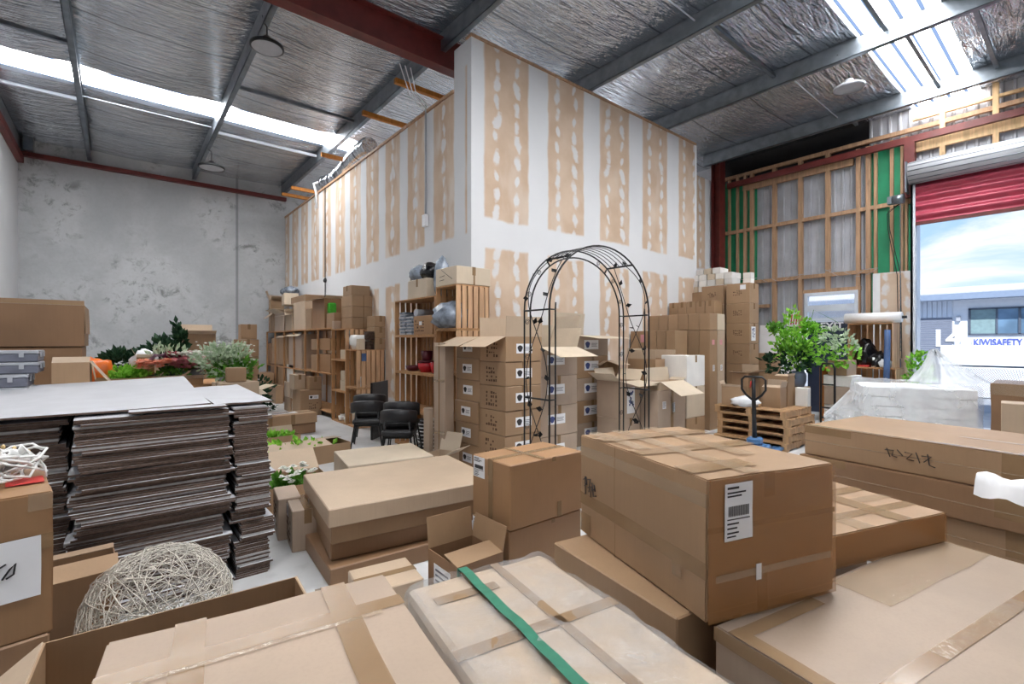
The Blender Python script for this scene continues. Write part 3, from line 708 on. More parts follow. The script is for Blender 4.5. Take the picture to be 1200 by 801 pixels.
carton('flat carton with crossing tape on its top, right of the large tall carton', from_corner(P, 1, -1, 1.0, .72, rot), 1.0, .72, .58, .17, rot, 'm', dent=.003,
       tape=[('top', 0, .2, 1, .3), ('top', 0, .62, 1, .74), ('top', .25, 0, .38, 1, clear_m), ('top', .58, 0, .7, 1), ('top', .7, .4, 1, .5, clear_m), ('y-', .0, 0, 1, 1, amber_m)])
carton('carton underneath the flat cross-taped carton beside the large tall one', from_corner(P+Vector((.16, .42)), 1, -1, .8, .5, rot), .8, .5, 0, .58, rot, 'm')
# stack of long flat cartons at the right
rot = R(-8.4)
for k, (nm, zz, dx) in enumerate((('topmost', .76, 0), ('second from the top', .51, .03), ('third from the top', .25, -.02), ('lowest', 0, .02))):
    A = atz(943, 499, 1.0)
    carton('long flat carton, %s of the four stacked at the right edge' % nm, from_corner(A+Vector((-dx, dx)), -1, 1, 1.1, 2.3, rot), 1.1, 2.3, zz, .245 if k else .25, rot, 'd' if k % 2 else 'm', dent=.004,
           tape=[('x-', .0, .75, .16, 1), ('x-', .55, .3, .63, 1), ('x-', 0, .47, 1, .5, clear_m)] + ([('top', .0, 0, .05, 1), ('top', 0, .38, 1, .42, clear_m), ('top', .4, .0, .44, .6, clear_m)] if k == 0 else []),
           scr=[('x-', [[(.27, .66), (.28, .4)], [(.265, .6), (.29, .62), (.285, .45), (.30, .42)], [(.30, .66), (.315, .5)], [(.32, .62), (.34, .6), (.325, .42), (.345, .4)], [(.35, .66), (.36, .36)], [(.365, .58), (.39, .6), (.37, .4)], [(.38, .66), (.385, .34), (.40, .3)]])] if k == 0 else [], group='long flat cartons at the right edge')
    if k == 0: topb = from_corner(A, -1, 1, 1.1, 2.3, rot)
pp = thing('document_pouch', 'white paper slip half peeled off the front of the topmost long flat carton', 'paper', tuple(atz(1176, 562, .96)+Vector((-.035, 0)))+(.93,), rot)
mb = MB(); vs = []; fs = []
for i in range(7):
    for j in range(4): vs.append((-.02-.024*j+.01*math.sin(i), .10-.035*i, .06-.022*j*j*.6+.012*math.sin(i*1.3+j)))
for i in range(6):
    for j in range(3): fs.append((i*4+j, i*4+j+1, (i+1)*4+j+1, (i+1)*4+j))
mb.sm = True; mb.add(vs, fs); mb.build('slip', paper_m, pp)
# the box wrapped in clear film with the green strap
def roundbox(w, l, h, r, amp, cuts=22, seed=0):
    bm = bmesh.new(); bmesh.ops.create_cube(bm, size=1); bmesh.ops.subdivide_edges(bm, edges=bm.edges[:], cuts=cuts, use_grid_fill=True)
    vs = []
    for v in bm.verts:
        p = Vector((v.co.x*w, v.co.y*l, v.co.z*h)); c = Vector([max(-s/2+r, min(s/2-r, q)) for q, s in zip(p, (w, l, h))]); d = p-c
        if d.length > 1e-6: p = c+d.normalized()*r
        nz_ = mnoise.noise(p*5+Vector((seed, 0, 0)))*amp+mnoise.noise(p*13+Vector((seed, 4, 0)))*amp*.5
        p += (d.normalized() if d.length > 1e-6 else Vector((0, 0, 0)))*nz_
        vs.append((p.x, p.y, p.z+h/2))
    fs = [[v.index for v in f.verts] for f in bm.faces]; bm.free(); return vs, fs
rot = R(-9); A = atz(470, 683, .72); W6 = thing('wrapped_carton', 'carton wrapped in clear stretch film with a green strap, bottom centre', 'box', tuple(from_corner(A, -1, 1, .72, 1.5, rot))+(0,), rot)
MB().add(*roundbox(.70, 1.46, .705, .035, .004)).build('body', K['l'], W6)
mb = MB(); F = face('top', .70, 1.46, .705)
for a, b, c, d in ((.0, .62, 1, .66), (.36, .75, .42, 1), (.1, .86, .5, .90), (.58, .3, .64, 1), (0, .2, 1, .25)): patch(mb, F, a, b, c, d, .0045)
mb.build('tape', tape_m, W6)
mb = MB(); mb.sm = True; mb.add(*roundbox(.73, 1.5, .72, .05, .02, 44, 3)); mb.build('stretch_film', wrap_m, W6)
mb = MB()
for i in range(24):
    y0 = -.72+1.45*i/24; mb.slab((-.105+.002*math.sin(i*.9), y0, .728+.003*math.sin(i*1.7)), (.042, 0, 0), (.002*(math.sin((i+1)*.9)-math.sin(i*.9)), 1.45/24, .003*(math.sin((i+1)*1.7)-math.sin(i*1.7))), (0, 0, .002))
mb.box((-.105, .735, .25), (-.063, .74, .725)); mb.build('strap', strap_m, W6)
# flat topped carton with crossed tape, bottom left of centre
A = atz(126, 753, .96); rot = R(-8)
carton('closed carton with crossing tapes on its pale top, bottom left of centre', from_corner(A, -1, 1, .73, .85, rot), .73, .85, 0, .96, rot, 'g', dent=.004,
       tape=[('top', 0, .74, 1, .81), ('top', .2, .0, .3, 1, .0006), ('top', .72, 0, .82, 1, .0006), ('top', 0, .715, .9, .735, clear_m), ('y+', .2, .8, .3, 1)])
# open carton with the raised far wall
A = atz(51, 753, .76); B = atz(347, 675, .76); dv = (B-A); rot = math.atan2(dv.y, dv.x); wd = dv.length
carton('open brown carton with folded-out flaps in front of the wire ball, lower left', from_corner(A, -1, 1, wd, .5, rot), wd, .5, 0, .76, rot, 'm',
       op=[('x-', .24, 128, 0, 1), ('y-', .2, 170, 0, 1), ('x+', .18, 175, 0, 1)])
# carton with label at the left edge and the bundle of fairy lights on it
rot = R(8); A = atz(62, 575, 1.137); C11 = from_corner(A, 1, -1, .52, .56, rot)
carton('carton with a white handwritten label at the left edge of the photo', C11, .52, .56, .56, .577, rot, 'o', dent=.004,
       tape=[('y-', .4, .60, 1, .71), ('y-', .86, .88, 1, 1, clear_m)], st=[('y-', .70, .5, .24, .24, 'plain'), ('top', .86, .45, .12, .14, 'redlabel')],
       scr=[('y-', [[(.66, .5), (.7, .54), (.74, .56)], [(.72, .46), (.76, .52), (.79, .55), (.78, .48), (.74, .46)]])])
carton('carton under the handwritten-label carton at the left edge', C11+Vector((-.02, .0)), .54, .58, 0, .56, rot, 'd', tape=['y'])
fl = thing('fairy_light_bundle', 'tangled bundle of white fairy lights on the left-edge carton', 'lights', (C11.x+.10, C11.y+.1, 1.139), 0)
mb = MB()
for k in range(16):
    a0 = rnd.uniform(0, 6.28); pts = []
    for i in range(12):
        a = a0+i*.5; rr = .10+.09*math.sin(i*.7+k); pts.append((rr*math.cos(a)*.8, rr*math.sin(a), .012+.09*abs(math.sin(i*.45+k))*(1+.3*math.sin(k*2))))
    mb.tube(pts, .006, 5)
mb.tube([(.05, .02, .1), (.12, -.02, .09), (.15, -.06, .05), (.155, -.08, .009)], .004, 5)
mb.build('wire', white_plastic, fl)
mb = MB()
for k in range(22):
    a = rnd.uniform(0, 6.28); r_ = rnd.uniform(.03, .15); p = Vector((r_*math.cos(a)*.8, r_*math.sin(a), rnd.uniform(.02, .14))); mb.blob(p, (.009, .009, .014), 0, .1)
mb.build('bulb', plain('warm_bulb', S(226, 196, 140), .2), fl)
mb = MB()
for k in range(3): mb.tube([(-.05+.04*k, .0, .05), (.02+.03*k, -.03, .10+.02*k), (.10, -.05+.03*k, .09)], [.012, .022, .012], 8)
mb.build('plug', white_plastic, fl)
carton('small open carton with dark inside behind the wire ball, left', (-.32, 3.68), .62, .38, 0, .47, R(4), 'd', op=[('y+', .03, 40, 0, 1), ('y-', .12, -62, 0, 1), ('x-', .1, 160, 0, 1)])
# wire ball
BP = atd(187, 2.55); wb = thing('wire_ball', 'tangled pale wire ball standing behind the open carton at lower left', 'decoration', (BP.x, BP.y, 0), 0)
mb = MB()
for k in range(190):
    ax = Vector((rnd.gauss(0, 1), rnd.gauss(0, 1), rnd.gauss(0, 1))).normalized(); a1 = ax.orthogonal().normalized(); a2 = ax.cross(a1)
    off = rnd.uniform(-.55, .55); rad = math.sqrt(1-off*off); n0 = rnd.uniform(0, 6.28); arc = rnd.uniform(2, 6.2)
    pts = []
    for i in range(19):
        a = n0+arc*i/18; p = (a1*math.cos(a)+a2*math.sin(a))*rad+ax*off
        p *= 1+.09*mnoise.noise(p*2+Vector((k, 0, 0))); pts.append((p.x*.33, p.y*.33, .33+p.z*.32))
    mb.tube(pts, rnd.choice((.0015, .002, .0028)), 4, caps=False)
mb.build('wire', plain('bleached_wire', S(206, 200, 190), .5, var=.12), wb)

# ------------------------------------------------------------------ piles of big board sheets
sheet_top = plain('board_white_face', S(192, 193, 198), .6, var=.03); sheet_edge = plain('board_brown_edge', S(96, 78, 68), .8, var=.22, scale=40); sheet_grey = plain('board_grey_edge', S(170, 168, 168), .7, var=.1, scale=30)
def sheetmesh(nm, w, l, t_, edge, bow):
    mb = MB(); N = 6; vs = []; fs = []
    for j in range(2):
        for i in range(N+1):
            x = -w/2+w*i/N; b = bow*math.sin(math.pi*i/N)+.2*bow*math.sin(3*math.pi*i/N)
            vs += [(x, -l/2, b+j*t_), (x, l/2, b+j*t_)]
    o = 2*(N+1)
    mb.cur = 0
    fs = [(2*i, 2*i+1, 2*i+3, 2*i+2) for i in range(N)]; mb.add(vs, fs+[tuple(o+q for q in f[::-1]) for f in fs])
    mb.cur = 1; mb.add(vs, [(2*i, 2*i+2, o+2*i+2, o+2*i) for i in range(N)]+[(2*i+1, o+2*i+1, o+2*i+3, 2*i+3) for i in range(N)]+[(0, o, o+1, 1), (2*N, 2*N+1, o+2*N+1, o+2*N)])
    o = mb.build(nm, [sheet_top, edge]); me = o.data; bpy.data.objects.remove(o); return me
sh = []
def pile(xa, xb, yf, l, top, nsheet, label, grp, seed):
    r2 = random.Random(seed); w = xb-xa; t_ = top/nsheet
    ms = [sheetmesh('sheet', w, l, t_*.93, e, 0) for e in (sheet_edge,)*7+(sheet_grey,)]
    z = 0; sx = 0; sy = 0; a = 0
    for k in range(nsheet):
        if r2.random() < .13: sx = r2.uniform(-.025, .025); sy = r2.uniform(-.03, .012); a = r2.uniform(-.03, .03)
        hop = r2.random() < .1
        o = bpy.data.objects.new('board_sheet', r2.choice(ms)); sc.collection.objects.link(o)
        o.location = ((xa+xb)/2+sx+r2.uniform(-.008, .008)+(.03 if hop else 0), yf+l/2+sy+r2.uniform(-.004, .004)-(.012 if hop else 0), z); o.rotation_euler = (0, 0, a+r2.uniform(-.008, .008))
        tag(o, label, 'sheet', grp); z += t_
    return z
pile(-.22, .61, 3.98, 1.5, 1.27, 88, 'large white-faced board sheet in the wide middle pile of the tall sheet piles', 'board sheets in the middle pile', 1)
pile(.665, .89, 4.02, 1.3, 1.27, 84, 'narrow white-faced board sheet in the right-hand pile beside the wide middle pile', 'board sheets in the right pile', 2)
pile(-1.5, -.26, 4.17, 1.3, 1.26, 74, 'board sheet in the dark recessed left-hand pile behind the fairy lights', 'board sheets in the left pile', 3)
# loose warped sheets bridging the piles on top
def topsheet(label, x0, x1, y0, y1, z, lift, seed, t_=.012):
    mb = MB(); N = 14; vs = []; f0 = []
    for j in range(2):
        for i in range(N+1):
            for q in range(N+1):
                u, v = i/N, q/N; b = lift*(u*.3+v*.7)**2+.012*mnoise.noise(Vector((u*2, v*2, seed)))
                vs.append((x0+(x1-x0)*u, y0+(y1-y0)*v+.12*u*0, z+max(0, b)+.0+j*t_))
    M_ = (N+1)**2; g = lambda i, q: i*(N+1)+q
    top = [(M_+g(i, q), M_+g(i+1, q), M_+g(i+1, q+1), M_+g(i, q+1)) for i in range(N) for q in range(N)]
    bot = [tuple(x-M_ for x in f[::-1]) for f in top]
    mb.cur = 0; mb.add(vs, top+bot); mb.cur = 1
    side = []
    for i in range(N): side += [(g(i, 0), g(i+1, 0), M_+g(i+1, 0), M_+g(i, 0)), (g(i+1, N), g(i, N), M_+g(i, N), M_+g(i+1, N)), (g(0, i+1), g(0, i), M_+g(0, i), M_+g(0, i+1)), (g(N, i), g(N, i+1), M_+g(N, i+1), M_+g(N, i))]
    mb.add(vs, side)
    return tag(mb.build('board_sheet', [sheet_top, sheet_edge]), label, 'sheet')
topsheet('large pale sheet lying warped over the tops of all the board piles', -1.5, .52, 4.1, 6.0, 1.285, .10, 1)
topsheet('short pale sheet curling up on the right end of the board piles', .54, .92, 4.05, 5.5, 1.285, .03, 5)
topsheet('narrow pale sheet on top of the large warped sheet at its front', .05, .6, 3.95, 4.09, 1.285, .0, 8)
# ================================================================== MIDDLE OF THE HALL
# four long lid boxes
rot = R(-7); A = atz(385, 598, .55)
for k, (nm, z0, dx, dy, dr) in enumerate((('topmost', .42, 0, 0, 0), ('second from the top', .28, .03, .05, .5), ('third from the top', .14, .06, .08, -1.5), ('lowest', 0, -.02, .02, 3))):
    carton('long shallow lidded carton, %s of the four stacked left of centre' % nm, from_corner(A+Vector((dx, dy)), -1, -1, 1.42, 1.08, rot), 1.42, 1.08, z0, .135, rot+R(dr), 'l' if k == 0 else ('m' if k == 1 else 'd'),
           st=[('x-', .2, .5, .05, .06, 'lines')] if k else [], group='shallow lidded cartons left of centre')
# two square cartons stacked
P = atd(598, 3.28)
for nm, z0 in (('upper', .455), ('lower', 0)):
    carton('%s of the two square taped cartons right of the shallow lidded cartons' % nm, from_corner(P if z0 else P+Vector((.0, .01)), -1, -1, .72, .45, 0), .72, .45, z0, .45, 0, 'o',
           tape=['x', ('x-', .45, 0, .56, 1), ('y-', .62, 0, .68, .25), ('y-', .55, .93, .6, 1), ('top', .4, .0, .46, 1)], st=[('x-', .19, .82, .14, .15, 'ship' if z0 else 'lines')] + ([] if z0 else [('x-', .25, .5, .22, .36, 'plain')]))
P = atz(536, 665, .36)
carton('small open carton with a white label between the lidded cartons and the square cartons', from_corner(P, -1, -1, .36, .36, 0), .36, .36, 0, .36, 0, 'd', op=[('y+', .2, 8, 0, 1), ('y-', .16, -80, 0, 1), ('x+', .16, 12, 0, 1)], st=[('x-', .5, .45, .2, .26, 'lines')])
carton('low pale carton on the floor in front of the shallow lidded cartons', (1.36, 2.98), .40, .36, 0, .22, R(-8), 'l', tape=['x'])
# cartons and flower trays on the floor behind
def tray(label, xc, d, xl, xr, h, mat='m', rot=R(-6), w=None, l=None, **kw):
    return cart(label, xc, d, (0, h), xl, xr, rot=rot, mat=mat, w=w, l=l, **kw)
carton('long pale closed carton behind the topmost shallow lidded carton', from_corner((1.86, 4.99), -1, -1, .95, .80, R(-9)), .95, .80, 0, .45, R(-9), 'c')
carton('pale carton on the floor, left one of a pair beside the lidded cartons', from_corner(atd(325.5, 4.22), -1, -1, .19, .42, R(-8)), .19, .42, 0, .365, R(-8), 'g', mk=[('x-', .5, .55, .3, .2)], st=[('x-', .4, .25, .14, .1, 'lines')])
carton('pale carton on the floor, right one of a pair beside the lidded cartons', from_corner(atd(342, 3.98), -1, -1, .25, .42, R(-8)), .25, .42, 0, .346, R(-8), 'g', mk=[('x-', .5, .45, .3, .2)], st=[('x-', .3, .8, .12, .1, 'lines')], tape=['y'])

def leafcloud(parent, name, mat, n_, ext, c=(0, 0, 0), size=.05, seed=0, long_=1.6, up=.3, shell=True):
    r2 = random.Random(seed); mb = MB(); mb.sm = False
    for i in range(n_):
        p = Vector((r2.gauss(0, 1), r2.gauss(0, 1), r2.gauss(0, 1))).normalized()*(r2.uniform(.55, 1) if shell else r2.uniform(0, 1)); d = (p+Vector((r2.uniform(-.6, .6), r2.uniform(-.6, .6), up+r2.uniform(-.4, .5)))).normalized()
        q = Vector(c)+Vector((p.x*ext[0], p.y*ext[1], p.z*ext[2])); s = size*r2.uniform(.6, 1.3); sd = d.cross(Vector((r2.uniform(-1, 1), r2.uniform(-1, 1), r2.uniform(-1, 1)))).normalized(); nn = d.cross(sd)
        a = q; b = q+d*s*long_*.5+sd*s*.5-nn*s*.1; cc = q+d*s*long_-nn*s*.22; e = q+d*s*long_*.5-sd*s*.5-nn*s*.1; m = q+d*s*long_*.5+nn*s*.06
        mb.add([a, b, cc, e, m], [(0, 1, 4), (1, 2, 4), (2, 3, 4), (3, 0, 4)])
    return mb.build(name, mat, parent)
def flowers(parent, name, mat, n_, ext, c=(0, 0, 0), r_=.03, seed=0):
    r2 = random.Random(seed); mb = MB()
    for i in range(n_):
        q = Vector(c)+Vector((r2.uniform(-1, 1)*ext[0], r2.uniform(-1, 1)*ext[1], r2.uniform(-.4, 1)*ext[2])); s = r_*r2.uniform(.7, 1.25)
        for ring, (k, rr, hh) in enumerate(((6, 1, .25), (5, .62, .5), (3, .3, .62))):
            for j in range(k):
                a = 2*math.pi*j/k+ring; d = Vector((math.cos(a), math.sin(a), 0)); t_ = Vector((-d.y, d.x, 0))
                mb.add([q+Vector((0, 0, hh*s*.3)), q+d*s*rr*.7+t_*s*rr*.45+Vector((0, 0, hh*s)), q+d*s*rr+Vector((0, 0, hh*s*1.1)), q+d*s*rr*.7-t_*s*rr*.45+Vector((0, 0, hh*s))], [(0, 1, 2, 3)])
    return mb.build(name, mat, parent)
def floortray(label, flab, C, w, l, h, rot, flaps, mats, seed, mat='m'):
    carton(label, C, w, l, 0, h, rot, mat, op=flaps)
    f = thing('artificial_foliage', flab, 'artificial flowers', (C[0], C[1], .012), rot)
    leafcloud(f, 'leaves', mats[0], 230, (w*.43, l*.40, h*.55), (0, 0, h*.62), .075, seed, 1.5, .3, False)
    if len(mats) > 1: flowers(f, 'blossoms', mats[1], 34, (w*.4, l*.36, .07), (0, 0, h*1.05), .045, seed)
    return f
C = atz(350, 552, .3); floortray('open floor carton full of white blossoms and leaves beside the pale closed carton', 'white artificial blossoms with green leaves in the open floor carton', (1.31, 5.46), .92, .62, .30, R(-5), [('y+', .36, 62, 0, 1)], (leaf_g, petal_w), 3)
C = atz(345, 520, .26); floortray('open floor carton with bright leaves showing at its right end, by the chairs', 'bright green leaves showing at the end of the half-closed floor carton', (C.x-.0, C.y-.1), 1.35, .62, .26, R(4), [('y-', .34, -82, 0, .8), ('y+', .3, -84, 0, .78)], (leaf_b,), 4)
C = atz(325, 508, .2); floortray('low open floor carton of yellow-green leaves beside the sheet piles', 'yellow-green leaves in the low carton beside the sheet piles', (C.x-.1, C.y+.12), .9, .4, .16, R(4), [('y+', .12, 30, 0, 1)], (leaf_b,), 6)
for k, (z0, h, s) in enumerate(((0, .2, 'lower'), (.2, .19, 'upper'))):
    C = atz(330, 492, .3); carton('%s of two long flat cartons on the floor left of the aisle' % s, (C.x+.02*k, C.y+.22-.03*k), 1.2, .5, z0, h, R(5-2*k), 'm' if k else 'd', tape=['x', ('y-', .28, .0, .33, 1), ('y-', .6, 0, .66, 1)], st=[('top', .55, .6, .5, .2, 'lines')] if k else [])
C = atz(308, 480, .1); f = thing('dark_foliage_spray', 'small dark artificial leaf spray lying on the aisle floor', 'artificial plant', (C.x+.12, C.y+.3, 0), 0)
leafcloud(f, 'leaves', leaf_d, 60, (.24, .16, .09), (0, 0, .12), .06, 12); MB().tube([(-.2, 0, .01), (0, 0, .05), (.2, .05, .03)], .006, 5).build('stem', leaf_d, f)

# ---------------------------------------------------------------- columns of labelled cartons behind the arch
def column(where, xc, d, edges, xl, xr, l=None, w=None, mat='m', stx=None, sty=None, mkx=None, grp=None, base=None, tp=('y',), flaps=None, rot=0, mat2=None):
    """edges: heights of the joints from the floor up"""
    n_ = len(edges)-1; P = atd(xc, d); fw, fl_ = fit(P, rot, xl, xr); w = w or fw; l = l or fl_
    for i in range(n_):
        pos = 'topmost' if i == n_-1 else ('lowest' if i == 0 else {n_-2: 'second from the top', n_-3: 'third from the top', n_-4: 'fourth from the top', n_-5: 'fifth from the top', n_-6: 'sixth from the top'}[i])
        st = []
        if stx: st.append(('x-',)+stx+('logo',))
        if sty: st.append(('y-',)+sty+('logo',))
        op = flaps if i == n_-1 else None
        if n_ > 1: lab = 'carton, %s of %s' % (pos, where)
        else: lab = where
        carton(lab, from_corner(P+Vector((rnd.uniform(-.012, .012), rnd.uniform(-.012, .012))), -1, -1, w-.01, l-.01, rot), w-.01, l-.01, edges[i], edges[i+1]-edges[i]-.004, rot, mat if not mat2 else (mat2 if i % 2 else mat), tape=() if op else tp,
               st=st, mk=[('x-',)+mkx] if mkx else [], op=op, group=grp)
def even(n_, h): return [i*h for i in range(n_+1)]
ed = even(5, .302)
column('the labelled column left of the arch', 592, 5.8, ed+[1.82], 561, 634.5, mat='m', stx=None, sty=(.5, .52, .26, .12), mkx=(.5, .5, .24, .2), flaps=[('x-', .34, 112, 0, 1), ('x+', .25, 4, 0, 1), ('y-', .25, 2, 0, 1), ('y+', .25, 2, 0, 1)], grp=None)
column('the narrow column beside the tall leaning carton', 561, 6.22, [0, .395, .68, .965, 1.25, 1.535, 1.82], 533.5, None, w=.6, mat='m', stx=(.5, .52, .22, .12), flaps=[('x-', .36, 110, 0, 1), ('x+', .25, 4, 0, 1)])
column('the grey-faced column seen through the arch, left', 633, 6.62, even(3, .425)+[1.68], None, 677, l=.6, mat='g', sty=(.42, .55, .34, .14), flaps=[('y-', .42, 108, 0, 1), ('y+', .34, -12, 0, 1), ('x-', .3, 12, 0, 1), ('x+', .3, 20, 0, 1)])
column('the grey-faced column seen through the arch, right', 676, 8.0, even(4, .38)+[1.86], None, 713, l=.62, mat='g', mat2='m', sty=(.45, .55, .36, .16), flaps=[('y-', .5, 96, 0, 1), ('y+', .42, -8, 0, 1), ('x-', .34, -14, 0, 1)])
column('the brown column just left of the arch right leg', 712, 8.35, [0, .62, 1.2, 1.42], None, 726, l=.5, mat='m', flaps=[('y-', .25, 105, 0, 1), ('x-', .2, 110, 0, 1)])
carton('flat pale carton on the floor at the foot of the columns seen through the arch', (4.45, 4.3), .95, .4, 0, .22, 0, 'l', tape=['x'])
# open cartons right of the arch
def lone(lab, xc, d, zs, xl, xr, **kw): return cart(lab, xc, d, zs, xl, xr, **kw)
lone('grey carton under the left flower-printed carton at the arch right leg', 728, 7.6, (0, .52), None, 750, l=.5, mat='g', tape=('y',))
lone('open carton with a blue flower print, left one at the arch right leg', 728, 7.6, (.525, 1.12), None, 750, l=.5, mat='g', st=[('y-', .5, .48, .2, .42, 'flower')], op=[('y-', .34, 100, 0, 1), ('x-', .26, 60, 0, 1), ('x+', .2, 30, 0, 1), ('y+', .2, 20, 0, 1)])
carton('pale sheet carton with a blue flower print at the arch right leg', (0, 0), .01, .01, -1, .01) if False else None
lone('open carton with a blue flower print, right of the arch right leg', 751, 8.02, (.42, .98), None, 767, l=.45, mat='m', op=[('y-', .3, 98, 0, 1), ('x-', .2, 50, 0, 1)], st=[('y-', .45, .55, .17, .40, 'flower')])
lone('plain carton beneath the blue-flower carton right of the arch', 751, 8.02, (0, .42), None, 767, l=.45, mat='m', tape=('y',))
lone('grey taped carton with a label below the wide open carton', 771, 7.7, (.26, .96), None, 803, l=.55, mat='g', tape=('y', ('y-', .45, 0, .55, 1)), st=[('y-', .22, .66, .1, .12, 'lines'), ('y-', .55, .58, .09, .16, 'lines')])
lone('brown carton at floor level beneath the grey taped carton', 771, 7.7, (0, .26), None, 803, l=.55, mat='d', tape=('y',))
lone('open carton with splayed flaps on the grey taped carton', 774, 7.75, (.965, 1.10), 757, 801, mat='l', op=[('y-', .42, 118, 0, 1), ('x-', .34, 96, 0, 1), ('x+', .2, 60, 0, 1), ('y+', .22, 10, 0, 1)])
lone('wide open carton behind the splayed-flap carton', 768, 8.35, (.9, 1.45), 736, 800, mat='m', op=[('y+', .18, 6, 0, 1), ('x+', .16, 4, 0, 1), ('x-', .15, 0, 0, 1)], w=.62)
lone('carton under the wide open carton behind the splayed flaps', 768, 8.35, (0, .9), 736, 800, mat='d', w=.62)
for i, (z0, z1, s, m_) in enumerate(((0, .44, 'lowest', 'm'), (.44, .98, 'middle', 'c'), (.98, 1.52, 'topmost', 'w'))):
    lone('pale carton, %s of three stacked beside the tall slim cartons' % s, 805, 8.2, (z0, z1-.004), None, 826, l=.5, mat=m_, tape=('y',))

# ---------------------------------------------------------------- the terraces of slim cartons against the long wall
y0, y1 = YX(791, 8.35), 6.27; nb = 5
for i in range(nb):
    a = y0+(y1-y0)*i/nb; b = y0+(y1-y0)*(i+1)/nb; s = ['nearest', 'second', 'third', 'fourth', 'farthest'][i]
    for z0, z1, tr_ in ((0, .95, 'lower'), (.95, 1.98, 'upper')):
        carton('slim brown carton, %s from the front in the %s row behind the wide open carton' % (s, tr_), (8.35+.23, (a+b)/2), .44, (b-a)-.012, z0, z1-z0-.004, 0, 'm', st=[('x-', .5, .85, .12, .16, 'pink')] if (i == 3 and z0) else [], group=None)
y0 = YX(832, 9.04); nb = 6
for i in range(nb):
    a = y0+(6.27-y0)*i/nb; b = y0+(6.27-y0)*(i+1)/nb; s = ['nearest', 'second', 'third', 'fourth', 'fifth', 'farthest'][i]
    for j in range(2):
        if j and i > 1: continue
        carton('very tall slim carton, %s from the front, %s of the tall slim row' % (s, 'right side' if j else 'left side'), (9.04+.15+.31*j, (a+b)/2), .295, (b-a)-.01, 0, 1.985, 0, 'm' if not j else 'l', st=[('y-', .45, .88, .1, .1, 'pink'), ('y-', .5, .62, .08, .12, 'lines')] if i == 0 else [])
    if i < 6: carton('small carton, %s from the front in the layer on the tall slim cartons' % s, (9.04+.15, (a+b)/2), .30, (b-a)-.008, 1.99, .33, 0, 'm')
carton('pale small carton beside the front of the layer on the tall slim cartons', (9.04+.46, y0+.13), .30, .25, 1.99, .33, 0, 'c')
y0 = YX(837.6, 9.8); nb = 5
for i in range(nb):
    a = y0+(6.27-y0)*i/nb; b = y0+(6.27-y0)*(i+1)/nb; s = ['nearest', 'second', 'third', 'fourth', 'farthest'][i]
    carton('small carton, %s from the front in the highest terrace layer under the white boxes' % s, (9.8+.16, (a+b)/2), .32, (b-a)-.008, 2.35, .29, 0, 'm', tape=('x',))
    carton('tall carton, %s from the front, standing under the highest terrace layer' % s, (9.8+.16, (a+b)/2), .32, (b-a)-.008, 0, 2.345, 0, 'd')
# tall printed stack
h7 = .4285
for c_, (yf, yl) in enumerate(((4.62, 5.13), (5.19, 5.70))):
    for i in range(7):
        s = ['lowest', 'sixth from the top', 'fifth from the top', 'fourth from the top', 'third from the top', 'second from the top', 'topmost'][i]
        carton('printed carton, %s of the tall %s stack by the timber wall' % (s, 'front' if not c_ else 'rear'), (10.2+.22, (yf+yl)/2), .43, yl-yf-.01, i*h7, h7-.004, 0, 'm', mk=[('x-', .5, .55, .2, .12)], st=[('y-', .4, .5, .2, .3, 'flower')] if (i == 4 and not c_) else ([('x-', .72, .8, .12, .1, 'plain')] if i == 6 and not c_ else []), tape=('y',))
for i in range(4): carton('big carton, %s of the stack beneath the small flat white boxes' % ['lowest', 'third from the top', 'second from the top', 'topmost'][i], (11.35, 5.85), .95, 1.1, i*.74, .735, 0, 'm', tape=('y',))
k = 0
for r_, (zz, cols) in enumerate(((2.96, 5), (3.1, 5), (3.24, 5), (3.38, 3))):
    for i in range(cols):
        k += 1
        carton('small flat white box, %s from the left in the %s row on the stacked cartons' % (['first', 'second', 'third', 'fourth', 'fifth'][i], ['lowest', 'second', 'third', 'top'][r_]), (11.15+.012*r_, 6.3-.21*i-(.12 if r_ == 3 else 0)), .42, .19, zz-.002+.002, .135, R(rnd.uniform(-4, 4)), 'w' if (i+r_) % 4 else 'c')
for i in range(2): carton('little white box, %s of two on the tall printed stack' % ('upper' if i else 'lower'), (10.5, 4.78), .16, .17, 3.0+.12*i, .118, 0, 'w')

# ---------------------------------------------------------------- garden arch
X0, X1, Yn, Yf = 3.14, 4.72, 3.28, 3.64; cx = (X0+X1)/2; hw = (X1-X0)/2; zs = 2.06; rv = .69
arch = thing('garden_arch', 'black metal garden arch with leaf vines standing before the carton columns', 'arch', (cx, (Yn+Yf)/2, 0))
hy = (Yf-Yn)/2
def bow(k, y, z_in=0):
    pts = [(-hw*k, y, 0), (-hw*k, y, 1), (-hw*k, y, zs)]
    for i in range(1, 28):
        a = math.pi*(1-i/28); pts.append((hw*k*math.cos(a), y, zs+(rv-z_in)*math.sin(a)))
    return pts+[(hw*k, y, zs), (hw*k, y, 1), (hw*k, y, 0)]
MB().tube(bow(1, hy), .0085, 8).tube(bow(.9, hy, .075), .0085, 8).build('far_bow', dark_m, arch)
MB().tube(bow(1, -hy), .0095, 8).build('near_bow', dark_m, arch)
MB().tube(bow(.9, -hy, .075)[:4], .008, 8).tube(bow(.9, -hy, .075)[-4:], .008, 8).build('near_inner_post', dark_m, arch)
mb = MB()
